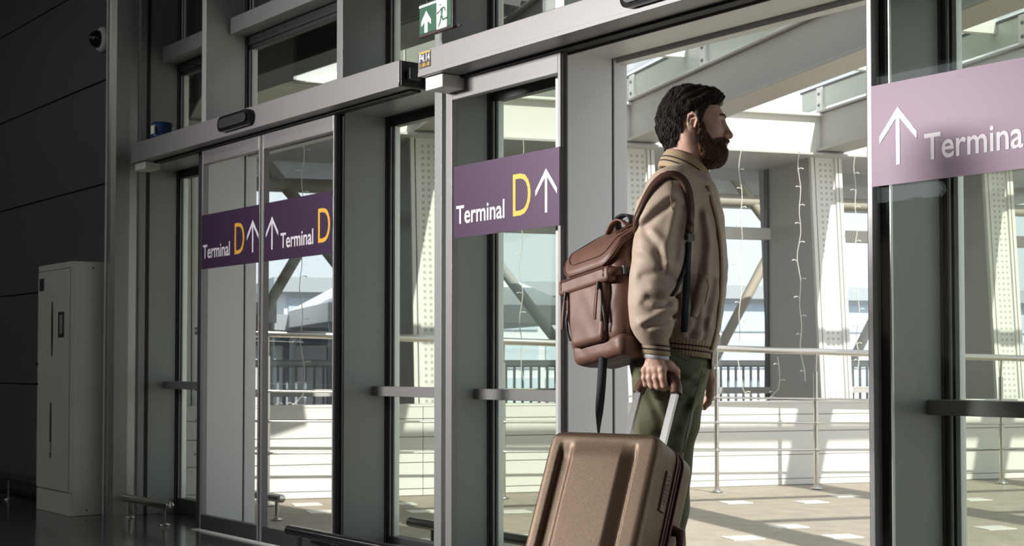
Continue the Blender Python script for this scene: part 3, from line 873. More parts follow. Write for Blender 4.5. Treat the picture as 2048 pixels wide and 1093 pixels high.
def sd_loft(P, zs, cx, cy, a, b, ang, p=2.4):
    """stack of superellipses along z; a, b half axes, rotated by ang about z"""
    z = P[..., 2]; zz = np.clip(z, zs[0], zs[-1])
    X = P[..., 0] - np.interp(zz, zs, cx); Y = P[..., 1] - np.interp(zz, zs, cy)
    c, s = math.cos(ang), math.sin(ang)
    u = X * c + Y * s; w = -X * s + Y * c
    A = np.interp(zz, zs, a); B = np.interp(zz, zs, b)
    k = (np.abs(u / A) ** p + np.abs(w / B) ** p) ** (1 / p)
    d = (k - 1) * np.minimum(A, B)
    return np.maximum(d, np.maximum(zs[0] - z, z - zs[-1]))
def wob(P, f, seed=0.0):
    """cheap smooth pseudo noise in [-1, 1]"""
    x, y, z = P[..., 0] * f + seed, P[..., 1] * f + seed * 1.7, P[..., 2] * f - seed
    return (np.sin(x * 1.0 + 1.7 * np.sin(y * .9 + .5)) * np.cos(z * 1.1 + 1.3 * np.sin(x * .7)) + np.sin(y * 1.3 + 1.1 * np.sin(z * .8 + 2.1) + .4)) * .5
def nets(fn, lo, hi, h):
    """naive surface nets -> verts, quads"""
    lo = np.array(lo, float); hi = np.array(hi, float)
    n = np.ceil((hi - lo) / h).astype(int) + 1
    ax = [np.float32(lo[i]) + np.float32(h) * np.arange(n[i], dtype=np.float32) for i in range(3)]
    S = np.empty(tuple(n), np.float32)
    step = max(1, int(400000 / (n[1] * n[2])))
    for i in range(0, n[0], step):
        G = np.stack(np.meshgrid(ax[0][i:i + step], ax[1], ax[2], indexing='ij'), -1)
        S[i:i + step] = fn(G)
    S[S == 0] = 1e-9
    neg = S < 0
    c = np.zeros(tuple(n - 1), np.int8)
    for dx in (0, 1):
        for dy in (0, 1):
            for dz in (0, 1):
                c += neg[dx:n[0] - 1 + dx, dy:n[1] - 1 + dy, dz:n[2] - 1 + dz]
    act = (c > 0) & (c < 8)
    I = np.argwhere(act)
    acc = np.zeros((len(I), 3)); cnt = np.zeros(len(I))
    corners = [(0, 0, 0), (1, 0, 0), (0, 1, 0), (1, 1, 0), (0, 0, 1), (1, 0, 1), (0, 1, 1), (1, 1, 1)]
    edges = [(0, 1), (2, 3), (4, 5), (6, 7), (0, 2), (1, 3), (4, 6), (5, 7), (0, 4), (1, 5), (2, 6), (3, 7)]
    vals = [S[I[:, 0] + a, I[:, 1] + b_, I[:, 2] + c_] for a, b_, c_ in corners]
    for a, b_ in edges:
        va, vb = vals[a], vals[b_]
        m = (va < 0) != (vb < 0)
        t = np.where(m, va / np.where(m, va - vb, 1), 0)
        p = np.array(corners[a]) + t[:, None] * (np.array(corners[b_]) - np.array(corners[a]))
        acc += np.where(m[:, None], p, 0); cnt += m
    V = lo + (I + acc / cnt[:, None]) * h
    idx = -np.ones(tuple(n - 1), np.int64); idx[act] = np.arange(len(I))
    quads = []
    for d in range(3):
        e1 = [slice(None)] * 3; e2 = [slice(None)] * 3
        e1[d] = slice(0, n[d] - 1); e2[d] = slice(1, n[d])
        x = neg[tuple(e1)] != neg[tuple(e2)]
        o1, o2 = [k for k in range(3) if k != d]
        sl = [slice(None)] * 3; sl[o1] = slice(1, n[o1] - 1); sl[o2] = slice(1, n[o2] - 1)
        E_ = np.argwhere(x[tuple(sl)])
        if not len(E_): continue
        E_[:, o1] += 1; E_[:, o2] += 1
        def q(a, b_):
            J = E_.copy(); J[:, o1] += a; J[:, o2] += b_
            return idx[J[:, 0], J[:, 1], J[:, 2]]
        Q = np.stack([q(-1, -1), q(0, -1), q(0, 0), q(-1, 0)], 1)
        inside = neg[E_[:, 0], E_[:, 1], E_[:, 2]]
        flip = inside if d != 1 else ~inside
        Q[~flip] = Q[~flip][:, ::-1]
        quads.append(Q)
    Q = np.concatenate(quads)
    Q = Q[(Q >= 0).all(1)]
    return V, Q
def mesh_np(name, parts, mats, parent=None, matfn=None, smooth=True):
    """parts: list of (V, Q) joined into one mesh"""
    Vs = []; Qs = []; o = 0
    for V, Q in parts:
        Vs.append(V); Qs.append(Q + o); o += len(V)
    V = np.concatenate(Vs); Q = np.concatenate(Qs)
    me = bpy.data.meshes.new(name)
    me.vertices.add(len(V)); me.vertices.foreach_set('co', V.astype(np.float32).ravel())
    me.loops.add(Q.size); me.loops.foreach_set('vertex_index', Q.astype(np.int32).ravel())
    me.polygons.add(len(Q)); me.polygons.foreach_set('loop_start', np.arange(0, Q.size, Q.shape[1], dtype=np.int32))
    me.update(calc_edges=True)
    me.validate()
    if not isinstance(mats, (list, tuple)): mats = [mats]
    for k in mats: me.materials.append(MATS[k])
    if matfn is not None:
        c = V[Q].mean(1)
        me.polygons.foreach_set('material_index', matfn(c).astype(np.int32))
    me.polygons.foreach_set('use_smooth', np.full(len(me.polygons), smooth))
    me.update()
    ob = bpy.data.objects.new(name, me); col.objects.link(ob)
    if parent is not None: ob.parent = parent
    return ob
def grad(fn, P, e=.002):
    g = np.stack([fn(P + v3(*(e if i == j else 0 for j in range(3)))) - fn(P - v3(*(e if i == j else 0 for j in range(3)))) for i in range(3)], -1)
    return g / (length(g)[..., None] + 1e-9)
def strands(fn, V, flow, n, L, r, steps=6, lift=.004, wave=.15, rng=None, keep=None):
    """short tapered hair locks traced over the surface of fn along a flow field -> (V, Q)"""
    rng = rng or np.random.RandomState(3)
    P = V[rng.randint(0, len(V), n)].astype(np.float32)
    if keep is not None: P = P[keep(P)]
    n = len(P)
    P = P + rng.normal(0, .0012, P.shape).astype(np.float32)
    jit = rng.normal(0, wave, (n, 3)).astype(np.float32)
    Ls = (L * rng.uniform(.6, 1.25, n)).astype(np.float32)
    rr = r * rng.uniform(.6, 1.3, n)
    lf = lift * rng.uniform(.2, 1.6, n)
    path = []
    cur = P.copy()
    for i in range(steps):
        g = grad(fn, cur); d = fn(cur)
        t = i / (steps - 1)
        tgt = (lf * math.sin(math.pi * (.15 + .7 * t)))
        cur = cur - g * (d - tgt)[:, None].astype(np.float32)
        path.append((cur.copy(), g))
        f = flow(cur) + jit + .25 * np.stack([wob(cur, 60, k * 3.1) for k in range(3)], -1)
        f = f - g * (f * g).sum(-1)[:, None]
        f /= length(f)[:, None] + 1e-6
        cur = cur + f * (Ls / (steps - 1))[:, None]
    Vs = []; Qs = []
    ring = 3
    for i, (p, g) in enumerate(path):
        nx = path[min(i + 1, steps - 1)][0] - path[max(i - 1, 0)][0]
        tt = nx / (length(nx)[:, None] + 1e-9)
        sd = np.cross(tt, g); sd /= length(sd)[:, None] + 1e-9
        w = (rr * (1 - (i / (steps - 1)) ** 2 * .85) * (.55 if i == 0 else 1))[:, None]
        for k in range(ring):
            a = 2 * math.pi * k / ring + .5
            Vs.append(p + sd * w * math.cos(a) + g * w * math.sin(a) * .8)
    V_ = np.stack(Vs, 1).reshape(n, steps, ring, 3)
    base = np.arange(n)[:, None] * (steps * ring)
    for i in range(steps - 1):
        for k in range(ring):
            a = i * ring + k; b_ = i * ring + (k + 1) % ring
            Qs.append(np.stack([base[:, 0] + a, base[:, 0] + b_, base[:, 0] + b_ + ring, base[:, 0] + a + ring], 1))
    return V_.reshape(-1, 3), np.concatenate(Qs)
# ================================================================ the traveller
mat('skin', (.64, .40, .31), .5, 0, .4, noise=(40, .10, (1, 1, 1)))
MATS['skin'].node_tree.nodes['Principled BSDF'].inputs['Subsurface Weight'].default_value = .12
MATS['skin'].node_tree.nodes['Principled BSDF'].inputs['Subsurface Radius'].default_value = (.010, .004, .002)
mat('lip', (.40, .17, .13), .45)
mat('nail', (.62, .42, .34), .3)
mat('hair', (.026, .017, .013), .60, 0, .35)
mat('beard', (.115, .058, .032), .62, 0, .3)
mat('eye_white', (.70, .66, .62), .2)
mat('iris', (.05, .035, .025), .15)
mat('jacket', (.50, .39, .305), .55, 0, .35, noise=(9, .05, (1, 1, 1)), bump=(420, .10, .001, (1, 1, 1)), sheen=.1)
mat('rib_knit', (.42, .32, .205), .85, noise=(30, .08, (1, 1, 1)), bump=(900, .35, .001, (1, 1, .05)))
mat('rib_stripe', (.035, .026, .022), .85)
mat('tee_white', (.76, .76, .78), .8, bump=(700, .3, .001, (1, 1, .05)))
mat('placket', (.26, .165, .075), .6)
mat('trousers', (.120, .120, .060), .8, noise=(14, .13, (1, 1, 1)), bump=(300, .25, .001, (1, 1, 1)), sheen=.15)
mat('shoe', (.12, .07, .045), .5)

O_P = CAM + 4.3 * F0 + (1345 - 1024) / F * 4.3 * RT
O_P[2] = 0.0
PF = Matrix(((RT[0], F0[0], 0, O_P[0]), (RT[1], F0[1], 0, O_P[1]), (0, 0, 1, 0), (0, 0, 0, 1)))
PROT = math.atan2(RT[1], RT[0])
def L(px, py, y):
    d = ray(px, py); t = (4.3 + y) / (d @ F0); q = CAM + d * t - O_P
    return (float(q @ RT), float(q @ F0), float(CAM[2] + (d * t)[2]))
CAML = np.array([(CAM - O_P) @ RT, (CAM - O_P) @ F0, CAM[2]])
def hit(px, py, fn, y0=-.75, y1=.35, off=0.0):
    """first point of the surface fn seen at this place of the photograph, lifted by off"""
    ys = np.linspace(y0, y1, 240)
    pts = np.array([L(px, py, y) for y in (y0, y1)])
    t = np.linspace(0, 1, 320)[:, None]
    Q = (pts[0] + t * (pts[1] - pts[0])).astype(np.float32)
    d = fn(Q)
    i = int(np.argmax(d < off)) if (d < off).any() else int(np.argmin(d))
    q = Q[i]
    g = grad(fn, q[None])[0]
    q = q - g * (fn(q[None])[0] - off)
    return q, g
def rebase(e, base):
    base = Vector(base)
    e.location = PF @ base; e.rotation_euler = (0, 0, PROT)
    done = set()
    def rec(o):
        for c in o.children:
            if c.data and c.data.name not in done:
                c.data.transform(Matrix.Translation(-base)); done.add(c.data.name)
            rec(c)
    rec(e)

YAW = math.radians(2)
BX = np.array([math.cos(YAW), math.sin(YAW), 0]); BL = np.array([-math.sin(YAW), math.cos(YAW), 0])

# ---------------- jacket
TP = [(346, 1334, 1416, .080), (358, 1316, 1421, .112), (374, 1296, 1427, .158), (400, 1276, 1434, .198), (450, 1268, 1444, .210), (500, 1268, 1450, .208),
      (560, 1270, 1450, .202), (620, 1273, 1444, .196), (660, 1276, 1437, .190), (690, 1282, 1430, .180), (706, 1288, 1424, .168)]
t_z = []; t_c = []; t_a = []; t_b = []
for py, xb, xf, hw in reversed(TP):
    a = L(xb, py, 0); b_ = L(xf, py, 0)
    t_z.append(a[2]); t_c.append((a[0] + b_[0]) / 2); t_a.append((b_[0] - a[0]) / 2); t_b.append(hw)
t_z = np.array(t_z); t_c = np.array(t_c); t_a = np.array(t_a); t_b = np.array(t_b)
SLV = [(1340, 392, -.150, .078), (1332, 440, -.195, .081), (1322, 500, -.212, .077), (1310, 560, -.218, .070), (1305, 610, -.218, .065), (1304, 648, -.216, .058), (1308, 674, -.212, .038)]
slv = [L(a, b_, c) for a, b_, c, r in SLV]; slr = [r for *_, r in SLV]
LSLV = [(1372, 392, .160, .076), (1378, 470, .21, .072), (1384, 560, .235, .064), (1392, 640, .225, .052), (1402, 700, .215, .040)]
lslv = [L(a, b_, c) for a, b_, c, r in LSLV]; lslr = [r for *_, r in LSLV]
# folds: (polyline in the photograph, width, height of ridge (+) or groove (-))
FOLD = [([(1352, 592), (1330, 604), (1292, 598)], .010, -.009), ([(1350, 575), (1325, 585), (1300, 578)], .012, .006),
        ([(1345, 618), (1318, 628), (1276, 648)], .010, .008), ([(1348, 632), (1320, 646), (1290, 656)], .009, -.008),
        ([(1340, 560), (1310, 548), (1282, 556)], .012, -.007), ([(1330, 535), (1300, 520), (1280, 505)], .014, .006),
        ([(1283, 610), (1300, 622), (1330, 610)], .008, -.006), ([(1338, 655), (1315, 662), (1285, 660)], .008, .005),
        ([(1278, 440), (1300, 415), (1335, 392)], .016, .010), ([(1288, 455), (1312, 432), (1340, 408)], .012, -.008),
        ([(1345, 395), (1342, 440), (1330, 490)], .014, .006), ([(1362, 420), (1352, 470), (1345, 520)], .012, -.007),
        ([(1290, 470), (1310, 500), (1318, 540)], .012, -.006), ([(1300, 465), (1322, 492), (1330, 530)], .010, .005),
        ([(1400, 420), (1408, 480), (1400, 540)], .012, -.005), ([(1412, 430), (1422, 490), (1416, 550)], .012, .005),
        ([(1432, 560), (1420, 610), (1412, 660)], .010, -.006), ([(1425, 640), (1408, 668), (1392, 684)], .009, .005),
        ([(1395, 650), (1385, 668), (1372, 680)], .007, -.005), ([(1358, 640), (1368, 660), (1378, 682)], .007, .004),
        ([(1350, 660), (1352, 672), (1350, 684)], .006, -.005), ([(1415, 655), (1412, 672), (1408, 690)], .006, -.005), ([(1362, 560), (1385, 590), (1396, 640)], .012, -.005)]
FOLDL = [([L(x, y, -.22) for x, y in pts], w * .95, h * 1.12) for pts, w, h in FOLD]
def fold_disp(P):
    x, y, z = P[..., 0], P[..., 1], P[..., 2]
    out = np.zeros(P.shape[:-1], np.float32)
    m = np.clip((-.02 - y) / .06, 0, 1)
    for pts, w, h in FOLDL:
        dd = None
        for a, b_ in zip(pts[:-1], pts[1:]):
            ax, az = a[0], a[2]; ex, ez = b_[0] - ax, b_[2] - az
            t = np.clip(((x - ax) * ex + (z - az) * ez) / (ex * ex + ez * ez), 0, 1)
            q = (x - ax - t * ex) ** 2 + (z - az - t * ez) ** 2
            dd = q if dd is None else np.minimum(dd, q)
        out += h * np.exp(-dd / (w * w))
    return out * m
def jacket_base(P):
    d = sd_loft(P, t_z, t_c, t_c * 0, t_a, t_b, YAW, 2.35)
    for sg in (-1, 1):
        sh = BX * -.012 + BL * sg * .145
        d = smin(d, sd_cap(P, L(1362, 352, 0), (sh[0], sh[1], L(1345, 376, 0)[2] - .020), .044, .062), .030)
    d = smin(d, sd_chain(P, slv, slr, .025), .030)
    d = smin(d, sd_chain(P, lslv, lslr, .025), .030)
    return d
def jacket_sdf(P):
    d = jacket_base(P)
    d = d - fold_disp(P) - .0022 * wob(P, 34) - .0016 * wob(P, 70, 2.0)
    # seam where the sleeve is set in
    return d
jk = nets(jacket_sdf, (-.21, -.34, .98), (.20, .34, 1.68), .0058)
def body_sdf(P):
    # core of the body, kept inside the clothes
    d = sd_loft(P, t_z[:-1], t_c[:-1], t_c[:-1] * 0, t_a[:-1] - .028, t_b[:-1] - .03, YAW, 2.2)
    d = smin(d, sd_chain(P, slv[:-1] + [L(1312, 725, -.205)], [.055, .05, .046, .042, .038, .033, .026], .02), .03)
    d = smin(d, sd_chain(P, lslv[:-1] + [L(1409, 735, .205)], [.05, .045, .042, .036, .026], .02), .03)
    d = smin(d, sd_chain(P, RLEG, [r - .018 for r in RLR], .03), .04)
    d = smin(d, sd_chain(P, LLEG, [r - .018 for r in LLR], .03), .04)
    return d
RLEG = [L(1330, 745, -.085), L(1323, 840, -.095), L(1308, 1020, -.10), L(1282, 1180, -.10), L(1248, 1322, -.10)]; RLR = [.096, .078, .068, .060, .058]
LLEG = [L(1352, 745, .085), L(1344, 840, .09), L(1330, 1020, .09), L(1322, 1180, .09), L(1330, 1322, .09)]; LLR = [.098, .078, .066, .060, .058]
RLR = list(RLR); LLR = list(LLR)

# ---------------- head (hx forward, hy left, hz up; origin at mid head)
H0 = L(1385, 250, 0.0)
PX = 4.3 / F
HYAW = math.radians(-11)
RH = rotz(HYAW)
def toh(P): return (P - v3(*H0)) @ RH          # local -> head frame
def hp(px, py): return ((px - 1385) * PX, (250 - py) * PX)
def head_sdf_h(q):
    x, y, z = q[..., 0], q[..., 1], q[..., 2]
    s = np.stack([x, np.abs(y), z], -1)
    d = sd_ell(q, (-.006, 0, .012), (.089, .073, .088))
    d = smin(d, sd_ell(q, (.030, 0, .005), (.062, .062, .062)), .03)            # forehead and brow mass
    d = smin(d, sd_ell(q, (.040, 0, -.045), (.046, .052, .058)), .03)           # mid face
    d = smin(d, sd_ell(s, (.048, .036, -.022), (.032, .022, .022)), .022)       # cheek bones
    d = smin(d, sd_cap(s, (-.004, .054, -.055), (.052, .030, -.098), .020, .022), .025)   # jaw
    d = smin(d, sd_ell(q, (.068, 0, -.098), (.024, .026, .022)), .025)          # chin
    d = smin(d, sd_cap(s, (.082, .012, .017), (.070, .044, .013), .012, .010), .014)      # brow ridge
    d = smax(d, -sd_ell(s, (.093, .030, -.001), (.014, .017, .011)), .010)      # eye socket
    d = smin(d, sd_ell(s, (.074, .031, .0), (.0165, .0175, .0125)), .005)       # lids
    d = smax(d, -sd_ell(s, (.0935, .033, .0005), (.016, .0145, .0046)), .0020)   # eye slit
    d = smin(d, sd_cap(q, (.087, 0, .010), (.109, 0, -.033), .0080, .0100), .010)         # nose bridge
    d = smin(d, sd_ell(q, (.1105, 0, -.037), (.0100, .010, .0088)), .008)
    d = smin(d, sd_ell(s, (.098, .0125, -.039), (.011, .0075, .0078)), .006)    # nostril wings
    d = smin(d, sd_ell(q, (.084, 0, -.062), (.016, .026, .020)), .015)          # muzzle
    d = smin(d, sd_ell(q, (.0965, 0, -.060), (.0065, .019, .0045)), .004)
    d = smin(d, sd_ell(q, (.0955, 0, -.0705), (.0070, .017, .0052)), .004)
    d = smin(d, sd_cap(q, (-.018, 0, -.050), (-.030, 0, -.175), .054, .058), .03)         # neck
    d = smin(d, sd_cap(s, (-.012, .058, -.040), (.015, .022, -.155), .016, .014), .02)    # neck muscle
    # ear
    e = (s - v3(.007, .0745, -.008)) @ rotx(math.radians(-14)) @ roty(math.radians(13)) @ rotz(math.radians(24))
    helix = [(.010, 0, .004), (.012, .001, .018), (.006, .003, .0285), (-.006, .005, .0300), (-.0155, .006, .0215), (-.0165, .006, .008), (-.012, .005, -.006), (-.004, .002, -.019)]
    he = sd_chain(e, helix, [.0035, .0040, .0044, .0046, .0048, .0045, .0042, .0048], .003)
    he = smin(he, sd_ell(e, (.001, .001, -.024), (.0070, .0042, .0085)), .005)
    he = smin(he, sd_ell(e, (-.003, -.002, .004), (.0135, .0036, .0235)), .004)
    he = smin(he, sd_chain(e, [(.004, .003, .016), (-.006, .004, .012), (-.007, .004, -.002), (.0, .003, -.012)], [.0028] * 4, .003), .0025)
    he = smin(he, sd_cap(e, (.010, .002, .0), (.009, .002, -.008), .0042, .0035), .003)
    he = smax(he, -sd_ell(e, (.003, .006, .001), (.0055, .0052, .0085)), .003)
    d = smin(d, he, .004)
    return d
def head_sdf(P): return head_sdf_h(toh(P))
hd = nets(head_sdf, (H0[0] - .125, -.105, H0[2] - .172), (H0[0] + .135, .105, H0[2] + .112), .0024)

# ---------------- hands
GR_PHI = math.radians(25)
SA_ = np.array([.57 * math.sin(GR_PHI), .82 * math.sin(GR_PHI), math.cos(GR_PHI)])      # suitcase: up along the rods
SW_ = np.array([.82, -.57, 0.0]); SN_ = np.cross(SW_, SA_); SN_ = SN_ if SN_[1] < 0 else -SN_
HC = np.array(L(1318, 756, -.20))                                                          # middle of the grip bar
NF = np.array([-.57, -.82, 0.0])                                                           # horizontal, towards the back of the hand
def gp(w, n, z): return HC + SW_ * w + NF * n + np.array([0, 0, z])
FING = [(.030, .0105, .026, -.020), (.010, .0112, .027, -.0235), (-.010, .0106, .026, -.022), (-.029, .0092, .023, -.018)]
def rhand(P):
    wr = np.array(L(1311, 712, -.208))
    d = sd_cap(P, wr + np.array([0, 0, .03]), wr, .026, .027)
    d = smin(d, sd_cap(P, wr, gp(.003, .018, .028), .0265, .024), .012)
    pr = None
    for w, r, n0, zb in FING:
        kn = gp(w * .92, .030, .022)
        mc = (wr * .55 + kn * .45) + NF * .006
        q = sd_chain(P, [mc, kn], [.012, .0125], .008)
        pr = q if pr is None else smin(pr, q, .008)
    d = smin(d, pr, .012)
    for w, r, n0, zb in FING:
        kn = gp(w * .92, .030, .022); p1 = gp(w, .033, .0); p2 = gp(w + .001, .025, zb); p3 = gp(w + .002, -.004, zb - .006); p4 = gp(w + .003, -.022, zb + .010)
        q = sd_chain(P, [kn, p1, p2, p3, p4], [r + .0015, r, r * .97, r * .9, r * .85], .004)
        q = smin(q, sd_ell(P, kn + NF * .004, (.0105, .0105, .0105)), .006)
        d = smin(d, q, .0035)
    # thumb leaves the side of the palm and closes behind the bar
    th = [wr * .6 + gp(.03, .0, .02) * .4, gp(.036, .004, .034), gp(.048, -.010, .018), gp(.040, -.027, .002), gp(.022, -.031, -.006)]
    d = smin(d, sd_chain(P, th, [.016, .0145, .0125, .0115, .0100], .006), .006)
    # tendons
    for w, r, n0, zb in FING[:3]:
        kn = gp(w * .92, .034, .020)
        d = smin(d, sd_cap(P, wr + NF * .022 + SW_ * w * .3, kn, .004, .0045), .008)
    return d - .0006 * wob(P, 260)
rh_lo = HC - .10; rh_hi = HC + .10; rh_hi[2] += .03
rh = nets(rhand, rh_lo, rh_hi, .0023)
LW = np.array(L(1409, 735, .205)); LK = np.array(L(1417, 770, .205))
def lhand(P):
    d = sd_cap(P, LW + np.array([0, 0, .04]), LW, .026, .025)
    d = smin(d, sd_rbox(P, (LW + LK) / 2 + np.array([0, 0, -.002]), (.017, .037, .040), .014, rotz(.15)), .014)
    fx = [(-.030, .0098, .0), (-.011, .0105, -.008), (.009, .0104, -.008), (.028, .0092, .004)]
    for yv, r, e in fx:
        k0 = LK + np.array([.0, yv, -.002]); k1 = k0 + np.array([.004, 0, -.030]); k2 = k1 + np.array([-.007, 0, -.022 + e * .4]); k3 = k2 + np.array([-.012, 0, -.012 + e * .4])
        d = smin(d, sd_chain(P, [k0, k1, k2, k3], [r + .002, r, r * .93, r * .82], .004), .004)
    th = [LW + np.array([.008, -.022, -.012]), LW + np.array([.016, -.036, -.040]), LW + np.array([.014, -.036, -.066]), LW + np.array([.008, -.030, -.086])]
    d = smin(d, sd_chain(P, th, [.015, .0135, .0115, .0095], .006), .008)
    return d
lh = nets(lhand, LW + np.array([-.07, -.09, -.15]), LW + np.array([.07, .09, .03]), .0028)
core = nets(body_sdf, (-.32, -.32, .06), (.24, .32, 1.60), .016)
person = mesh_np('person', [hd, core, rh, lh], ['skin', 'lip'], None,
                 lambda c: ((toh(c.astype(np.float32))[:, 0] > .090) & (np.abs(toh(c.astype(np.float32))[:, 2] + .066) < .0095) & (np.abs(toh(c.astype(np.float32))[:, 1]) < .018)).astype(int))
person.matrix_world = PF
tag(person, 'bearded person in a tan bomber jacket walking out with a brown suitcase and backpack', 'person')
jacket = tag(mesh_np('jacket', [jk], ['jacket'], person), 'tan bomber jacket with striped rib trims')

# eyes
for sg in (-1, 1):
    c = np.array([.0765, sg * .031, .0005]) @ RH.T + np.array(H0)
    fw_ = np.array([1, 0, 0]) @ RH.T
    eb_ = MB(); eb_.lathe([(.0001, -.0125), (.008, -.0096), (.0125, 0), (.0118, .0042), (.0095, .0082), (.0062, .0108)], c, fw_, 18)
    eo = eb_.build('eye', 'eye_white', person)
    MB().lathe([(.0062, .0107), (.0045, .0117), (.0001, .0123)], c, fw_, 14).build('iris', 'iris', eo)
for sg in (-1, 1):
    pts = [np.array([.0895 - .0115 * t * t, sg * (.021 + .026 * t), .0055 - .004 * t * t]) @ RH.T + np.array(H0) for t in np.linspace(0, 1, 6)]
    MB().tube(pts, [.0008, .0013, .0014, .0014, .0013, .0006], 6).build('eyelash', 'hair', person)
# eyebrows
def skin_pt(x, y, z, off=.0015):
    P = np.array([[x, y, z]], np.float32) @ RH.T + v3(*H0)
    for _ in range(6):
        P = P - grad(head_sdf, P) * (head_sdf(P) - off)[:, None]
    return P[0]
for sg in (-1, 1):
    pts = [skin_pt(.095 - .10 * (t * .05), sg * (.010 + .040 * t), .0195 + .004 * math.sin(t * 2.6)) for t in np.linspace(0, 1, 7)]
    MB().tube(pts, [.002, .0038, .0042, .0040, .0035, .0026, .0012], 8).build('eyebrow', 'beard', person)

# ---------------- hair and beard
def poly2(x, z, pts):
    """signed distance to a polygon, negative inside"""
    d = np.full(x.shape, 1e9, np.float32); ins = np.zeros(x.shape, bool)
    n = len(pts)
    for i in range(n):
        ax, az = pts[i]; bx_, bz_ = pts[(i + 1) % n]
        ex, ez = bx_ - ax, bz_ - az
        t = np.clip(((x - ax) * ex + (z - az) * ez) / (ex * ex + ez * ez + 1e-12), 0, 1)
        d = np.minimum(d, (x - ax - t * ex) ** 2 + (z - az - t * ez) ** 2)
        c = ((az > z) != (bz_ > z)) & (x < (bx_ - ax) * (z - az) / (bz_ - az + 1e-12) + ax)
        ins ^= c
    d = np.sqrt(d)
    return np.where(ins, -d, d)
HAIRP = [hp(*p) for p in [(1295, 150), (1475, 150), (1460, 198), (1446, 207), (1437, 212), (1421, 216), (1413, 232), (1408, 250), (1402, 262), (1398, 246), (1391, 232), (1381, 230), (1372, 238), (1369, 252), (1367, 270), (1362, 285), (1352, 297), (1325, 302), (1295, 290)]]
BEARDP = [hp(*p) for p in [(1404, 246), (1411, 252), (1416, 270), (1429, 287), (1437, 282), (1449, 279), (1462, 285), (1466, 350), (1417, 350), (1404, 318), (1396, 290), (1397, 268)]]
def hair_out(q):
    d = sd_ell(q, (-.010, 0, .016), (.0955, .0815, .0985))
    d = smin(d, sd_ell(q, (.048, 0, .076), (.044, .058, .032)), .025)
    d = smin(d, sd_ell(q, (-.020, 0, .090), (.050, .055, .026)), .02)
    d = smin(d, sd_ell(q, (-.054, 0, -.008), (.042, .060, .056)), .03)
    d = np.minimum(d, head_sdf_h(q) - .005)
    return d
def hair_h(q):
    d = hair_out(q)
    s = np.abs(q[..., 1])
    n = .0028 * np.sin(q[..., 0] * 150 + 5 * np.sin(q[..., 2] * 40) + s * 130) + .0020 * np.sin(s * 330 + q[..., 0] * 60 + q[..., 2] * 90)
    return smax(d - n, poly2(q[..., 0], q[..., 2], HAIRP), .008)
def hair_sdf(P): return hair_h(toh(P))
hr = nets(hair_sdf, (H0[0] - .125, -.10, H0[2] - .09), (H0[0] + .115, .10, H0[2] + .13), .0028)
def hair_flow(P):
    q = toh(P); x, y, z = q[..., 0], q[..., 1], q[..., 2]
    top = np.clip((z - .045) / .04, 0, 1) * np.clip((x + .06) / .04, 0, 1)
    f = np.stack([top * 1.0 + (1 - top) * (-.35 - .3 * (x > .03)), .35 * np.sign(y) * top + .10 * np.sin(y * 70), top * .15 - (1 - top) * 1.0], -1)
    return (f @ RH.T).astype(np.float32)
def hair_keep(P):
    q = toh(P); return (hair_out(q) > -.006) & (poly2(q[..., 0], q[..., 2], HAIRP) < -.006)
hs = strands(hair_sdf, hr[0], hair_flow, 5200, .036, .00075, 6, .0024, .14, np.random.RandomState(5), hair_keep)
mesh_np('hair', [hr, hs], ['hair'], person)
def beard_h(q):
    x, y, z = q[..., 0], q[..., 1], q[..., 2]
    s = np.stack([x, np.abs(y), z], -1)
    d = head_sdf_h(q) - .0065
    d = smin(d, sd_ell(q, (.066, 0, -.094), (.036, .046, .036)), .012)
    d = smin(d, sd_cap(s, (.016, .062, -.020), (.032, .050, -.070), .006, .015), .012)
    d = smin(d, sd_cap(s, (.032, .048, -.072), (.062, .026, -.100), .017, .021), .012)
    d = smin(d, sd_chain(s, [(.101, .003, -.0505), (.094, .018, -.054), (.080, .031, -.066)], [.0070, .0075, .0075], .005), .006)
    d = smax(d, -sd_ell(q, (.106, 0, -.0660), (.019, .025, .0105)), .004)
    d = smax(d, poly2(x, z, BEARDP), .006)
    return d - .0012 * np.sin(x * 420 + 3 * np.sin(z * 90)) * np.cos(y * 380) 
def beard_sdf(P): return beard_h(toh(P))
br_ = nets(beard_sdf, (H0[0] + .005, -.09, H0[2] - .15), (H0[0] + .125, .09, H0[2] + .012), .0026)
def beard_flow(P):
    q = toh(P); f = np.stack([.35 + 0 * q[..., 0], 0 * q[..., 1], -1 + 0 * q[..., 2]], -1)
    return (f @ RH.T).astype(np.float32)
def beard_keep(P):
    q = toh(P); return (sd_ell(q, (.106, 0, -.063), (.024, .028, .016)) > 0) & (poly2(q[..., 0], q[..., 2], BEARDP) < -.002)
bs = strands(beard_sdf, br_[0], beard_flow, 3600, .012, .0006, 5, .0016, .30, np.random.RandomState(8), beard_keep)
mesh_np('beard', [br_, bs], ['beard'], person)

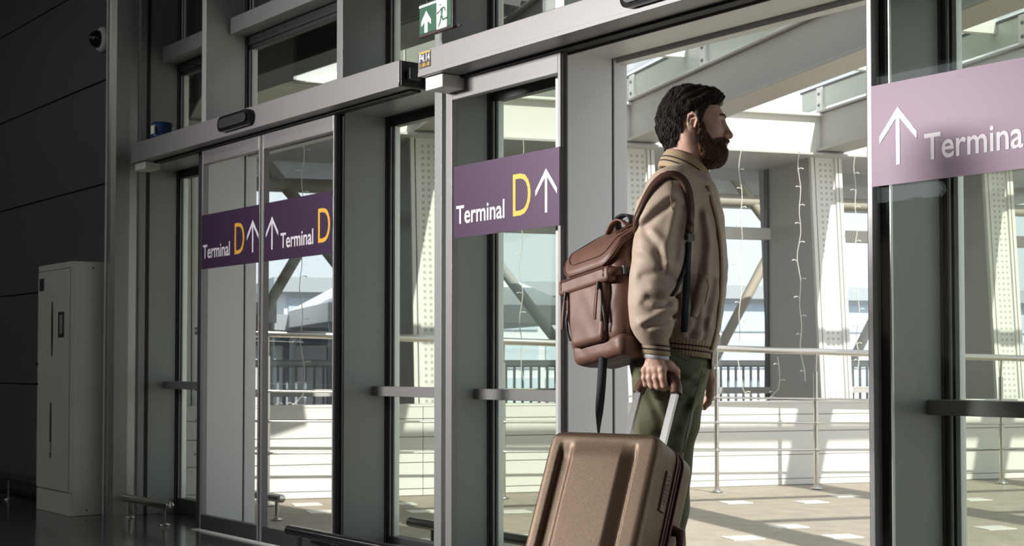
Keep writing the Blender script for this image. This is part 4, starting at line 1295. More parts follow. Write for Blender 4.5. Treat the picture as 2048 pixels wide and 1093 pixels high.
# ---------------- collar, cuffs, hem
def band(name, rings, mats, stripes, parent, nseg=64, arc=None, th=.006):
    """rings: list of functions phi -> point, bottom to top; stripes: material per ring interval"""
    mb = MB(); nr = len(rings)
    ph = np.linspace(0, 2 * math.pi, nseg, endpoint=False) if arc is None else np.linspace(arc[0], arc[1], nseg)
    out = [[np.array(r(a)) for a in ph] for r in rings]
    cen = [np.mean(o, 0) for o in out]
    inn = [[p - (p - c) / (np.linalg.norm((p - c)) + 1e-9) * th for p in o] for o, c in zip(out, cen)]
    vs_ = [p for o in out for p in o] + [p for o in inn for p in o]
    K = nseg; B = nr * K
    last = K if arc is None else K - 1
    def fadd(f, mi): mb.f.append(f); mb.m.append(mi); mb.sm.append(True)
    mb.v = [tuple(p) for p in vs_]
    for i in range(nr - 1):
        for k in range(last):
            k2 = (k + 1) % K
            fadd((i * K + k, i * K + k2, (i + 1) * K + k2, (i + 1) * K + k), stripes[i])
            fadd((B + i * K + k2, B + i * K + k, B + (i + 1) * K + k, B + (i + 1) * K + k2), stripes[i])
    for k in range(last):
        k2 = (k + 1) % K; i = nr - 1
        fadd((k2, k, B + k, B + k2), stripes[0]); fadd((i * K + k, i * K + k2, B + i * K + k2, B + i * K + k), stripes[-1])
    if arc is not None:
        for i in range(nr - 1):
            fadd((i * K, (i + 1) * K, B + (i + 1) * K, B + i * K), stripes[i])
            e = K - 1; fadd((i * K + e, B + i * K + e, B + (i + 1) * K + e, (i + 1) * K + e), stripes[i])
    return mb.build(name, mats, parent)
def ringf(cx, cy, a, b_, z0, zslope=0.0, zc=0.0, rib=0.0, nrib=90, yaw=YAW, zoff=0.0):
    def f(p):
        u = a * math.cos(p); w = b_ * math.sin(p)
        k = 1 + rib * math.cos(nrib * p)
        u *= k; w *= k
        return (cx + u * math.cos(yaw) - w * math.sin(yaw), cy + u * math.sin(yaw) + w * math.cos(yaw), z0 + zslope * math.cos(p) + zc * math.cos(2 * p))
    return f
# collar: top edge and bottom edge measured at the nape and at the throat
ct0, ct1 = L(1334, 296, 0), L(1420, 348, 0); cb0, cb1 = L(1316, 330, 0), L(1416, 392, 0)
def collar_ring(t):
    A = np.array(cb0) * (1 - t) + np.array(ct0) * t; B = np.array(cb1) * (1 - t) + np.array(ct1) * t
    bulge = .006 * math.sin(math.pi * t)
    return ringf((A[0] + B[0]) / 2, 0, (B[0] - A[0]) / 2 + bulge, .096 * (1 - t) + .068 * t + bulge, (A[2] + B[2]) / 2, (B[2] - A[2]) / 2, -.004)
band('collar', [collar_ring(t) for t in (0, .14, .28, .36, .52, .60, .80, .94, 1.0)], ['rib_knit', 'rib_stripe'], [0, 0, 1, 0, 1, 0, 0, 0], person, 72, (.30, 2 * math.pi - .30), .008)
tw0, tw1 = L(1342, 304, 0), L(1417, 353, 0)
band('tee_collar', [ringf((tw0[0] + tw1[0]) / 2, 0, (tw1[0] - tw0[0]) / 2 + .004 * t, .062, (tw0[2] + tw1[2]) / 2 - .015 + .016 * t, (tw1[2] - tw0[2]) / 2) for t in (0, .5, 1)], 'tee_white', [0, 0], person, 48, None, .004)
# right cuff
cu = np.array(L(1310, 681, -.212)); cd_ = np.array(L(1312, 711, -.208))
def cuffr(t, r):
    c = cu * (1 - t) + cd_ * t
    return ringf(c[0], c[1], r * 1.03, r * 1.0, c[2], -.004, 0, .006, 46)
RR = [.0385, .0400, .0400, .0398, .0396, .0394, .0392, .0385]
band('cuff', [cuffr(t, r) for t, r in zip((1, .86, .70, .58, .40, .28, .10, -.10), RR)], ['rib_knit', 'rib_stripe'], [0, 0, 1, 0, 1, 0, 0], person, 184, None, .006)
band('shirt_cuff', [cuffr(t, r) for t, r in zip((1.28, 1.12, .9), (.0352, .0358, .036))], 'tee_white', [0, 0], person, 120, None, .004)
lcu = np.array(L(1404, 703, .214)); lcd = np.array(L(1408, 728, .208))
def cuffl(t, r):
    c = lcu * (1 - t) + lcd * t
    return ringf(c[0], c[1], r, r * 1.1, c[2])
band('cuff', [cuffl(t, .036) for t in (1, .66, .60, .34, .28, -.1)], ['rib_knit', 'rib_stripe'], [0, 1, 0, 1, 0], person, 48, None, .006)
# hem rib: back and sides striped, front edge plain
hz0 = L(1350, 709, 0); hz1 = L(1350, 683, 0)
def hem(t):
    z = hz0[2] * (1 - t) + hz1[2] * t
    zz = max(z, t_z[0])
    i_c = float(np.interp(zz, t_z, t_c)); i_a = float(np.interp(zz, t_z, t_a)); i_b = float(np.interp(zz, t_z, t_b))
    return ringf(i_c - .003, 0, i_a + .005, i_b + .007, z, -.012, 0, .004, 72)
band('hem_rib', [hem(t) for t in (-.15, .08, .26, .37, .62, .73, 1.0, 1.12)], ['rib_knit', 'rib_stripe'], [0, 0, 1, 0, 1, 0, 0], person, 300, (.60, 2 * math.pi - .60), .008)
# front edge (placket) of the jacket and its lower corner
pl = []; pn = []
for px, py in [(1417, 372), (1427, 410), (1437, 450), (1444, 500), (1445, 560), (1440, 620), (1433, 670), (1425, 700)]:
    q, g = hit(px - 2, py, jacket_sdf, off=.002); pl.append(q); pn.append(g)
MB().strap(pl, pn, .016, .004, 0, True).build('placket', 'placket', jacket)
def corner_ring(t):
    z = L(1350, 736, 0)[2] * (1 - t) + L(1350, 668, 0)[2] * t
    zz = min(max(z, t_z[0]), t_z[-1]); g_ = .009 + .002 * (1 - t)
    i_c = float(np.interp(zz, t_z, t_c)); i_a = float(np.interp(zz, t_z, t_a)); i_b = float(np.interp(zz, t_z, t_b))
    return ringf(i_c - .004 - .004 * (1 - t), 0, i_a + g_, i_b + g_, z, -.006)
band('front_corner', [corner_ring(t) for t in (0, .25, .5, .75, 1)], 'jacket', [0] * 4, jacket, 24, (-.66, .66), .006)
# welt pocket
pp = [hit(x, y, jacket_sdf, off=.003) for x, y in [(1406, 549), (1402, 575), (1396, 605), (1388, 634)]]
MB().strap([q for q, g in pp], [g for q, g in pp], .021, .005, 0, True).build('pocket_welt', 'jacket', jacket)
# seams
def seam(pts, r=.0011, m='placket', name='seam', off=.0002):
    q = [hit(x, y, jacket_sdf, off=off)[0] for x, y in pts]
    MB().tube(q, r, 6).build(name, m, jacket)
seam([(1342, 352), (1343, 372), (1340, 392), (1345, 420)]); seam([(1300, 384), (1322, 372), (1342, 368), (1362, 376), (1374, 392)])
seam([(1412, 548), (1417, 575), (1410, 606), (1396, 634)], .0012)

# ---------------- trousers
P_Z = []; P_C = []; P_A = []; P_B = []
for py, xb, xf, hw in reversed([(690, 1296, 1408, .150), (706, 1276, 1411, .156), (725, 1260, 1417, .172), (748, 1264, 1408, .172), (772, 1276, 1402, .168), (800, 1284, 1392, .160)]):
    a = L(xb, py, 0); b_ = L(xf, py, 0)
    P_Z.append(a[2]); P_C.append((a[0] + b_[0]) / 2); P_A.append((b_[0] - a[0]) / 2); P_B.append(hw)
TF = [([(1405, 735), (1385, 745), (1360, 742)], .008, .005), ([(1408, 752), (1385, 764), (1355, 760)], .009, -.006), ([(1400, 775), (1380, 782), (1360, 775)], .008, .004),
      ([(1392, 800), (1372, 850), (1362, 900)], .010, .004), ([(1300, 790), (1320, 840), (1318, 900)], .012, -.005), ([(1375, 800), (1350, 850), (1340, 900)], .012, -.004), ([(1262, 735), (1275, 755), (1290, 765)], .007, -.005)]
TF += [([(1412, 742), (1396, 758), (1372, 752)], .006, .004), ([(1398, 765), (1378, 772), (1352, 768)], .006, -.004), ([(1385, 790), (1365, 796), (1345, 788)], .007, .004), ([(1268, 728), (1280, 742), (1296, 748)], .006, .004), ([(1355, 860), (1335, 872), (1310, 868)], .008, -.004), ([(1360, 882), (1340, 892), (1312, 886)], .007, .004)]
TFL = [([L(x, y, -.17) for x, y in pts], w, h * 1.5) for pts, w, h in TF]
def trou_sdf(P):
    d = sd_loft(P, np.array(P_Z), np.array(P_C), np.array(P_C) * 0, np.array(P_A), np.array(P_B), YAW, 2.3)
    d = smin(d, sd_chain(P, RLEG, RLR, .04), .05)
    d = smin(d, sd_chain(P, LLEG, LLR, .04), .05)
    global FOLDL
    keep = FOLDL; FOLDL = TFL; fd = fold_disp(P); FOLDL = keep
    return d - fd - .003 * wob(P, 26, 1.0) - .002 * wob(P, 55, 4.0)
ts = nets(trou_sdf, (-.30, -.22, .09), (.18, .22, 1.07), .0075)
trousers = tag(mesh_np('trousers', [ts], ['trousers'], person), 'olive green trousers')
def tline(pts, r, m, name):
    q = [hit(x, y, trou_sdf, off=.0016)[0] for x, y in pts]; MB().tube(q, r, 6).build(name, m, trousers)
tline([(1355, 712), (1372, 722), (1392, 716)], .0016, 'trousers', 'pocket_seam'); tline([(1408, 730), (1388, 800), (1372, 868), (1366, 905)], .0014, 'trousers', 'side_seam')
# shoes
for leg in (RLEG, LLEG):
    a = np.array(leg[-1])
    def shoe(P, a=a):
        d = sd_cap(P, (a[0] - .03, a[1], .045), (a[0] + .16, a[1], .032), .042, .034)
        d = smin(d, sd_cap(P, (a[0], a[1], .06), (a[0], a[1], .12), .05, .046), .03)
        return smax(d, .006 - P[..., 2], .006)
    mesh_np('shoe', [nets(shoe, (a[0] - .12, a[1] - .08, -.01), (a[0] + .24, a[1] + .08, .16), .008)], ['shoe'], person)
# ================================================================ backpack
mat('leather', (.165, .080, .056), .50, 0, .5, noise=(7, .16, (1, 1, 1)), bump=(160, .14, .0015, (1, 1, 1)))
mat('leather_dark', (.085, .040, .028), .5, 0, .4, bump=(160, .14, .0015, (1, 1, 1)))
mat('leather_edge', (.125, .060, .042), .45, 0, .4)
mat('webbing', (.012, .013, .019), .75, bump=(600, .3, .001, (1, 1, 1)))
mat('buckle', (.035, .03, .03), .35)
mat('zip_metal', (.10, .085, .08), .35, .8)
byaw = math.radians(34); broll = math.radians(9); bpit = math.radians(4)
bN = np.array([-math.cos(byaw), -math.sin(byaw), 0.0]); bW0 = np.array([math.sin(byaw), -math.cos(byaw), 0.0]); bZ0 = np.array([0, 0, 1.0])
bW = bW0 * math.cos(broll) + bZ0 * math.sin(broll); bZ = np.cross(bN, bW); bZ = bZ if bZ[2] > 0 else -bZ
bN2 = bN * math.cos(bpit) + bZ * math.sin(bpit); bZ = bZ * math.cos(bpit) - bN * math.sin(bpit); bN = bN2
B0 = np.array(L(1183, 606, -.105))              # middle of the outer face
BM = np.stack([bW, bN, bZ], 1).astype(np.float32)
def tob(P): return (P - v3(*B0)) @ BM
def bp(w, n, z): return B0 + bW * w + bN * n + bZ * z
def pack_top(q): return (q[..., 2] - .130) * .86 + (q[..., 1] + .0) * .51   # slanting top, higher against the back
def pack_b(q):
    w, n, z = q[..., 0], q[..., 1], q[..., 2]
    tp = 1 - .09 * np.clip((-.0 - z) / .13, 0, 1)
    qq = np.stack([w / tp, n, z], -1)
    d = sd_rbox(qq, (0, -.082, .06), (.142, .085, .205), .045)
    d = smax(d, pack_top(q), .03)
    d = smax(d, -.128 - z, .012)
    d = d - .006 * np.exp(-((w) ** 2 / .008 + (z + .03) ** 2 / .014)) * (n > -.05)
    return d - .0025 * wob(q, 38, 1.2) - .0016 * wob(q, 75, 5.0)
def pack_sdf(P): return pack_b(tob(P))
pk_lo = B0 - .30; pk_hi = B0 + .32
pack = tag(empty('backpack', (0, 0, 0)), 'brown leather backpack worn on the back, black strap dangling', 'backpack')
pack.matrix_world = PF
pb = mesh_np('body', [nets(pack_sdf, pk_lo, pk_hi, .0055)], ['leather'], pack)
# base panel, a little wider than the body above it
def base_sdf(P):
    q = tob(P); d = sd_rbox(q, (.010, -.080, -.140), (.124, .080, .034), .024)
    return d - .0018 * wob(q, 60, 3.0)
mesh_np('base_panel', [nets(base_sdf, B0 - .32, B0 + np.array([.25, .25, 0]), .0055)], ['leather'], pack)
# lid: a padded flap lying over the slanting top, its outline piped
def lid_out(q):
    u = np.abs(q[..., 0] - .004); s_ = (q[..., 1] + .072) * .86 - (q[..., 2] - .16) * .51   # along the slope
    a = np.maximum(u - .072, 0); b_ = np.maximum(np.abs(s_ + .003) - .056, 0)
    return np.sqrt(a * a + b_ * b_) - .060, s_
def lid_b(q):
    o, s_ = lid_out(q)
    t = pack_top(q)
    sag = 2.0 * np.maximum(s_ - .035, 0) ** 1.5 + .9 * np.maximum(np.abs(q[..., 0]) - .09, 0) ** 2
    d = np.maximum(np.abs(t - .020 + sag) - .011, o)
    return smax(np.abs(t - .018 + sag) - .012, o, .012) - .0018 * wob(q, 45, 2.2)
def lid_sdf(P): return lid_b(tob(P))
lid = mesh_np('lid', [nets(lid_sdf, B0 - np.array([.22, .22, .05]), B0 + np.array([.26, .25, .34]), .005)], ['leather'], pack)
def lidpt(w, s, lift=.0):
    # point on the lid plane for (w, slope coordinate)
    sag = 2.0 * max(s - .035, 0) ** 1.5 + .9 * max(abs(w) - .09, 0) ** 2
    t = .020 - sag + lift
    # solve n', z': (z-.118)*.86 + n*.51 = t ; (n+.072)*.86-(z-.16)*.51 = s
    A = np.array([[.51, .86], [.86, -.51]]); r = np.array([t + .130 * .86, s - .072 * .86 - .16 * .51])
    n, z = np.linalg.solve(A, r)
    return bp(w, n, z)
out = []
for k in range(48):
    a = 2 * math.pi * k / 48; c, s = math.cos(a), math.sin(a)
    w = .004 + math.copysign(.072, c) + .060 * c if abs(c) > 1e-6 else .004; sv = -.003 + math.copysign(.056, s) + .060 * s
    out.append(lidpt(w, sv, .002))
MB().tube(out, .0034, 8, closed=True).build('piping', 'leather_edge', lid)
inn = []
for k in range(48):
    a = 2 * math.pi * k / 48; c, s = math.cos(a), math.sin(a)
    inn.append(lidpt(.004 + math.copysign(.058, c) + .052 * c, -.003 + math.copysign(.044, s) + .052 * s, .0118))
MB().tube(inn, .0012, 6, closed=True).build('stitching', 'leather_dark', lid)
# dark collar between lid and body
def neck_sdf(P):
    q = tob(P); d = sd_rbox(q, (0, -.082, .05), (.132, .076, .20), .05)
    return smax(d, np.abs(pack_top(q) + .004) - .012, .006) - .003 * np.sin(q[..., 0] * 160) 
mesh_np('drawstring_collar', [nets(neck_sdf, B0 - np.array([.22, .22, .05]), B0 + np.array([.26, .25, .30]), .006)], ['leather_dark'], pack)
# front pocket with a band across its top
def pocket_b(q):
    w, n, z = q[..., 0], q[..., 1], q[..., 2]
    hw = .098 - .10 * np.clip((-z - .0) / .13, 0, 1) * .25
    d = sd_rbox(np.stack([w / (hw / .098), n, z], -1), (-.004, .004, -.036), (.100, .020, .090), .018)
    return d - .0016 * wob(q, 50, 8.0)
mesh_np('front_pocket', [nets(lambda P: pocket_b(tob(P)), B0 - np.array([.20, .22, .22]), B0 + np.array([.20, .2, .12]), .0045)], ['leather'], pack)
def band_b(q):
    d = sd_rbox(q, (-.004, .010, .064), (.124, .020, .023), .010)
    d = smax(d, -(q[..., 1] + .02), .004)
    return d - .0010 * wob(q, 60, 6.0)
bnd = mesh_np('pocket_band', [nets(lambda P: band_b(tob(P)), B0 - np.array([.20, .22, .06]), B0 + np.array([.20, .2, .14]), .0042)], ['leather'], pack)
for zz in (.079, .0835):
    MB().tube([bp(w, .0312, zz) for w in np.linspace(-.112, .104, 12)], .0009, 6).build('stitching', 'leather_edge', bnd)
# slanted zips with leather pulls
for sg in (-1, 1):
    zp = [bp(-.004 + sg * w, .024 - .004 * abs(i - 2), z) for i, (w, z) in enumerate([(.080, .042), (.086, .0), (.091, -.04), (.092, -.075), (.086, -.100)])]
    z_ = MB().tube(zp, .0036, 8).build('zip', 'buckle', pack)
    MB().tube([bp(-.004 + sg * .080, .030, .044), bp(-.004 + sg * .081, .034, .022)], .0055, 8).build('slider', 'zip_metal', z_)
    x0 = -.004 + sg * .081
    MB().strap([bp(x0, .036, .022), bp(x0 - .003, .040, -.008), bp(x0 - .008, .041, -.04), bp(x0 - .012, .040, -.066)], bN, [.009, .012, .013, .010], .003, 0, True).build('pull_tab', 'leather_edge', z_)
# compression straps with buckles at the band's ends
for sg in (-1, 1):
    w0 = -.004 + sg * .122
    st_ = MB().strap([bp(w0 - sg * .02, .030, .066), bp(w0 + sg * .012, .018, .066), bp(w0 + sg * .022, -.02, .070), bp(w0 + sg * .020, -.06, .074)], [bN, bN * .6 + bW * sg * .8, bW * sg, bW * sg], .024, .004, 0, True).build('side_strap', 'leather_edge', pack)
    T = Matrix((( *[bW[i] * 0 for i in range(0)],), )) if False else None
    mb = MB(); c = bp(w0 + sg * .024, -.028, .070)
    MBm = Matrix(((bW[0], bN[0], bZ[0], c[0]), (bW[1], bN[1], bZ[1], c[1]), (bW[2], bN[2], bZ[2], c[2]), (0, 0, 0, 1)))
    mb.box(-.007, .007, -.019, .019, -.015, .015, 0, .003, MBm); mb.box(-.010, .010, -.008, .010, -.010, .010, 0, .003, MBm)
    mb.build('buckle', 'buckle', st_)
# horizontal side pocket seam, carry loop
lp = [lidpt(-.035, -.105, .010), lidpt(-.035, -.112, .034), lidpt(-.015, -.114, .044), lidpt(.015, -.114, .044), lidpt(.035, -.112, .034), lidpt(.035, -.105, .010)]
MB().strap(lp, [-bW, -bW + bZ, bZ, bZ, bW + bZ, bW], .024, .006, 0, True).build('carry_loop', 'webbing', pack)
lp2 = [lidpt(-.05, -.070, .012), lidpt(-.02, -.085, .040), lidpt(.02, -.085, .040), lidpt(.05, -.070, .012)]
MB().strap(lp2, [-bW + bZ, bZ, bZ, bW + bZ], .020, .005, 0, True).build('carry_loop', 'leather', pack)
# gathered leather strips hanging over the lid
for k in range(3):
    MB().strap([lidpt(.050 + .012 * k, -.09, .014), lidpt(.052 + .012 * k, -.05, .016), lidpt(.050 + .013 * k, -.015, .014)], bZ * .8 + bN * .5, [.008, .009, .006], .003, 0, True).build('lace', 'leather_edge', lid)
# shoulder straps
def both(P): return np.minimum(jacket_sdf(P), pack_sdf(P))
sp = []; sn = []
for px, py, o in [(1272, 452, .004), (1280, 425, .004), (1292, 395, .005), (1309, 366, .006), (1332, 347, .008), (1352, 347, .008), (1368, 358, .007), (1377, 380, .006), (1381, 415, .006), (1381, 450, .006)]:
    q, g = hit(px, py, jacket_sdf, off=o)
    sp.append(q); sn.append(g)
def smooth_path(pts, n, fnn, off, it=4):
    P = np.array(pts, float)
    t = np.concatenate([[0], np.cumsum(np.linalg.norm(np.diff(P, axis=0), axis=1))])
    q = np.stack([np.interp(np.linspace(0, t[-1], n), t, P[:, k]) for k in range(3)], 1)
    for _ in range(it):
        q[1:-1] = (q[:-2] + 2 * q[1:-1] + q[2:]) / 4
        d = fnn(q.astype(np.float32)); g = grad(fnn, q.astype(np.float32))
        q = q + g * np.maximum(off - d, 0)[:, None]
    return list(q), list(grad(fnn, q.astype(np.float32), .006))
a0 = bp(.070, -.165, .235)
sp = [a0] + sp
sp, sn = smooth_path(sp, 40, jacket_sdf, .0045)
ss = MB().strap(sp, sn, list(np.interp(np.linspace(0, 1, 40), [0, .6, .85, 1], [.027, .027, .024, .022])), .007, 0, True).build('shoulder_strap', 'leather_dark', pack)
q1, g1 = hit(1380, 468, jacket_sdf, off=.006); q2, g2 = hit(1379, 482, jacket_sdf, off=.006)
MB().strap([sp[-1], q1], [g1, g1], .024, .007, 0, True).build('strap_end', 'leather_edge', ss)
MB().strap([q1, q2], [g1, g2], .030, .012, 0, False).build('buckle', 'buckle', ss)
def lay(pts, w, th, m, name, par, fnn=jacket_sdf):
    qs = [hit(x, y, fnn, off=o) for x, y, o in pts]
    return MB().strap([q for q, g in qs], [g for q, g in qs], w, th, 0, True).build(name, m, par)
lay([(1379, 484, .006), (1375, 520, .005), (1366, 550, .004), (1354, 578, .004), (1344, 592, .003)], .018, .003, 'webbing', 'webbing', ss)
lay([(1379, 486, .010), (1376, 530, .010), (1373, 570, .009), (1371, 610, .009), (1369, 640, .008), (1368, 665, .008)], [.018, .020, .022, .022, .020, .018], .003, 'webbing', 'loose_webbing', ss)
# far shoulder strap (mostly hidden)
MB().strap([bp(-.085, -.15, .20), np.array([-.03, .12, 1.555]), np.array([.03, .12, 1.59]), np.array([.09, .125, 1.53]), np.array([.125, .13, 1.42])], [(-.4, .2, 1), (-.2, .2, 1), (.2, .2, 1), (1, .1, .3), (1, .1, 0)], .038, .011, 0, True).build('shoulder_strap', 'leather_dark', pack)
# webbing hanging from the base
hb = np.array(L(1207, 714, bp(.060, -.05, -.17)[1]))
e = np.array(L(1197, 874, hb[1] - .02))
MB().strap([hb, np.array(L(1205, 730, hb[1])), np.array(L(1203, 770, hb[1])), np.array(L(1199, 815, hb[1] - .005)), np.array(L(1197, 850, hb[1] - .01)), e],
           [(0, -1, 0), (-.3, -1, 0), (-.2, -1, 0), (.3, -1, 0), (.9, -.5, 0), (1, -.15, 0)], [.024, .026, .026, .025, .024, .022], .003, 0, True).build('hanging_webbing', 'webbing', pack)
rebase(pack, tuple(bp(0, -.08, -.17)))

# ================================================================ suitcase
m = mat('case_shell', (.10, .055, .04), .44, .3)
nt = m.node_tree; b = nt.nodes['Principled BSDF']
tc = nt.nodes.new('ShaderNodeTexCoord'); nz = nt.nodes.new('ShaderNodeTexNoise'); nz.inputs['Scale'].default_value = 1050; nz.inputs['Detail'].default_value = 1
rpn = nt.nodes.new('ShaderNodeValToRGB'); rpn.color_ramp.elements[0].position = .40; rpn.color_ramp.elements[1].position = .68
rpn.color_ramp.elements[0].color = (.095, .053, .037, 1); rpn.color_ramp.elements[1].color = (.29, .215, .138, 1)
mrn = nt.nodes.new('ShaderNodeMapRange'); mrn.inputs[1].default_value = .42; mrn.inputs[2].default_value = .66; mrn.inputs[3].default_value = .15; mrn.inputs[4].default_value = .95
bpn = nt.nodes.new('ShaderNodeBump'); bpn.inputs['Strength'].default_value = .30; bpn.inputs['Distance'].default_value = .001
nt.links.new(tc.outputs['Object'], nz.inputs['Vector']); nt.links.new(nz.outputs['Fac'], rpn.inputs[0]); nt.links.new(rpn.outputs[0], b.inputs['Base Color'])
nt.links.new(nz.outputs['Fac'], mrn.inputs[0]); nt.links.new(mrn.outputs[0], b.inputs['Metallic'])
nt.links.new(nz.outputs['Fac'], bpn.inputs['Height']); nt.links.new(bpn.outputs[0], b.inputs['Normal'])
mat('case_trim', (.105, .055, .042), .4, .2)
mat('case_plate', (.15, .10, .085), .4, .4)
mat('grip_brown', (.125, .058, .040), .32, 0, .5)
mat('rod_alu', (.74, .74, .74), .22, .9)
BT = HC - SA_ * .250                      # back top middle of the shell (where the rods enter)
CWd, CDp, CLn = .352, .212, .72
SC = np.stack([SW_, SN_, SA_], 1).astype(np.float32)
ST = BT + SN_ * .0                        # origin: back face, top edge; n grows towards the visible face
def tos(P): return (P - v3(*ST)) @ SC
def sp_(w, n, a): return ST + SW_ * w + SN_ * n + SA_ * a
def relief(w, a):
    top = np.clip((-a - .030) / .055, 0, 1); top = top * top * (3 - 2 * top)
    xs = np.array([-.170, -.133, -.124, -.100, -.082, .066, .100, .106, .113, .170]); hs_ = np.array([0, 0, -.014, -.014, .005, .005, -.013, -.013, 0, 0])
    return np.interp(w, xs, hs_) * top
def case_b(q):
    w, n, a = q[..., 0], q[..., 1], q[..., 2]
    d = sd_rbox(q, (0, CDp / 2, -CLn / 2), (CWd / 2, CDp / 2, CLn / 2), .027)
    # rounder silhouette of the broad face
    x = np.maximum(np.abs(w) - (CWd / 2 - .055), 0); y = np.maximum(np.abs(a + CLn / 2) - (CLn / 2 - .055), 0)
    d = smax(d, np.sqrt(x * x + y * y) - .055, .012)
    d = d - relief(w, a) * np.clip((n - CDp * .72) / .02, 0, 1)
    # zip groove between the two shells
    return smax(d, -(np.abs(n - .085) - .014 + 0 * w) * 1.0 - 1e3 * (d < -.006), .003) if False else d
def case_sdf(P): return case_b(tos(P))
c8 = np.array([sp_(w, n, a) for w in (-CWd / 2, CWd / 2) for n in (0, CDp) for a in (0, -CLn)])
suit = tag(empty('suitcase', (0, 0, 0)), 'golden brown hard-shell suitcase pulled by its silver handle', 'suitcase')
suit.matrix_world = PF
# the two shells, split at the zip
def shell(lo, hi):
    return lambda P: np.maximum(case_b(tos(P)), np.maximum(lo - tos(P)[..., 1], tos(P)[..., 1] - hi))
mesh_np('front_shell', [nets(shell(.099, .5), c8.min(0) - .03, c8.max(0) + .03, .0036)], ['case_shell'], suit)
mesh_np('back_shell', [nets(shell(-.5, .069), c8.min(0) - .03, c8.max(0) + .03, .0045)], ['case_shell'], suit)
def ring_sdf(n0, n1, grow, rr):
    def f(P):
        q = tos(P); w, n, a = q[..., 0], q[..., 1], q[..., 2]
        x = np.maximum(np.abs(w) - (CWd / 2 - .055), 0); y = np.maximum(np.abs(a + CLn / 2) - (CLn / 2 - .055), 0)
        ins = np.minimum(np.maximum(np.abs(w) - (CWd / 2 - .055), np.abs(a + CLn / 2) - (CLn / 2 - .055)), 0)
        d = np.sqrt(x * x + y * y) + ins - .055 - grow
        return smax(d, np.abs(n - (n0 + n1) / 2) - (n1 - n0) / 2, rr)
    return f
mesh_np('zip_band', [nets(ring_sdf(.066, .102, -.004, .002), c8.min(0) - .03, c8.max(0) + .03, .0055)], ['case_trim'], suit)
def rim(n, r, grow, m, name):
    pts = []
    hw, hl, R = CWd / 2 + grow, CLn / 2 + grow, .055 + grow
    for cx_, cy_, a0 in ((hw - R, hl - R, 0), (-(hw - R), hl - R, 90), (-(hw - R), -(hl - R), 180), (hw - R, -(hl - R), 270)):
        for k in range(9):
            a = math.radians(a0 + 90 * k / 8); pts.append(sp_(cx_ + R * math.cos(a), n, -CLn / 2 + cy_ + R * math.sin(a)))
    return MB().tube(pts, r, 8, closed=True).build(name, m, suit)
rim(.102, .0045, -.001, 'case_trim', 'rim'); rim(.084, .0032, -.003, 'leather_dark', 'zip'); rim(.066, .0045, -.001, 'case_trim', 'rim')
# name plate on the side, with marks
mp_ = Matrix(((SW_[0], SN_[0], SA_[0], 0), (SW_[1], SN_[1], SA_[1], 0), (SW_[2], SN_[2], SA_[2], 0), (0, 0, 0, 1)))
def sbox(name, w0, w1, n0, n1, a0, a1, m, par, bev=.002):
    c = sp_((w0 + w1) / 2, (n0 + n1) / 2, (a0 + a1) / 2)
    T = Matrix.Translation(c) @ mp_
    mb = MB(); mb.box(-(w1 - w0) / 2, (w1 - w0) / 2, -(n1 - n0) / 2, (n1 - n0) / 2, -(a1 - a0) / 2, (a1 - a0) / 2, 0, bev, T)
    return mb.build(name, m, par)
sr = CWd / 2
npl = sbox('name_plate', sr - .004, sr + .0022, .121, .145, -.195, -.088, 'case_plate', suit, .001)
sbox('plate_shadow_gap', sr - .004, sr + .0008, .145, .1485, -.197, -.086, 'leather_dark', npl, .0)
marks = [(-.098, .002, .124, .138), (-.108, .002, .124, .138), (-.118, .0015, .126, .136), (-.124, .0015, .126, .142), (-.130, .0015, .128, .142), (-.136, .002, .124, .143), (-.146, .002, .122, .143), (-.154, .0014, .126, .138), (-.160, .0014, .126, .140), (-.166, .002, .126, .138), (-.174, .0014, .128, .138)]
for a, h, n0, n1 in marks:
    sbox('mark', sr + .0018, sr + .0030, n0, n1, a - h, a + h, 'leather_dark', npl, .0)
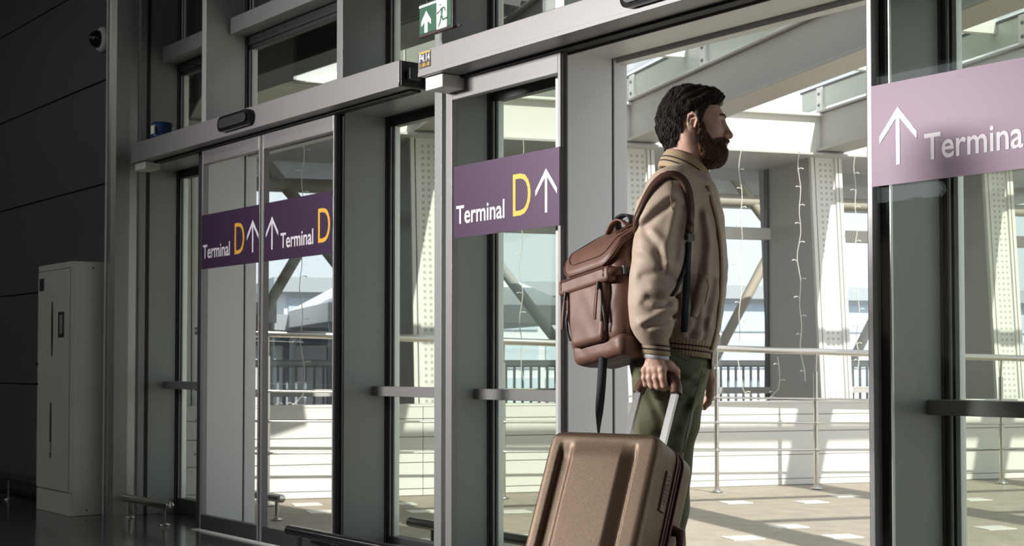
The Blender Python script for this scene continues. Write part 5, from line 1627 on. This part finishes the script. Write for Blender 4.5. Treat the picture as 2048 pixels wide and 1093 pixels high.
# carry handle on the side and small stud on the other
hp_ = [sp_(sr - .004, .045, -.215), sp_(sr + .020, .045, -.222), sp_(sr + .028, .045, -.250), sp_(sr + .028, .045, -.33), sp_(sr + .020, .045, -.360), sp_(sr - .004, .045, -.367)]
MB().tube(hp_, [.015, .015, .013, .013, .015, .015], 14).build('side_handle', 'grip_brown', suit)
sbox('lock_stud', -sr - .020, -sr + .004, .135, .168, -.100, -.055, 'case_plate', suit, .004)
# telescopic handle
for sg in (-1, 1):
    c = [sp_(sg * .059 + .005, .022, -.16), HC + SW_ * (sg * .059 + .005) + SN_ * .0 - SA_ * .028]
    T0 = np.array(c[0]); T1 = np.array(c[1])
    MB().strap([T0, T1], SN_, .019, .013, 0).build('rod', 'rod_alu', suit)
    for k in (0, 1):
        MB().lathe([(.0028, 0), (.0028, .0012), (.001, .0016)], T1 + SN_ * .0066 - SA_ * (.018 + .012 * k), SN_, 8).build('button', 'case_trim', suit)
    sbox('rod_collar', sg * .059 - .015, sg * .059 + .025, .002, .042, -.010, .010, 'case_trim', suit, .004)
gpts = []
for t in np.linspace(-1, 1, 25):
    w = .059 * t + .005
    a = -.036 * max(0, (abs(t) - .55) / .45) ** 2.2
    gpts.append(HC + SW_ * (w * (1 if abs(t) < .9 else 1)) + SA_ * a)
gpts = [HC - SW_ * .056 - SA_ * .050] + gpts + [HC + SW_ * .066 - SA_ * .050]
MB().tube(gpts, [.0165] * 4 + [.0160] * (len(gpts) - 8) + [.0165] * 4, 16).build('grip', 'grip_brown', suit)
# wheels
low = sp_(0, 0, -CLn)
for sg in (-1, 1):
    wc = sp_(sg * .12, .035, -CLn - .02); wc[2] = .035
    wh = MB().lathe([(.034, -.012), (.035, -.008), (.035, .008), (.034, .012)], wc, SW_, 20).build('wheel', 'rubber', suit)
    MB().tube([wc, sp_(sg * .12, .03, -CLn + .02)], [.018, .024], 10).build('wheel_fork', 'case_trim', suit)
    MB().lathe([(.02, -.025), (.02, .012)], sp_(sg * .12, .17, -CLn), SA_, 12).build('foot', 'case_trim', suit)
rebase(suit, (float(low[0]), float(low[1]), 0.0))
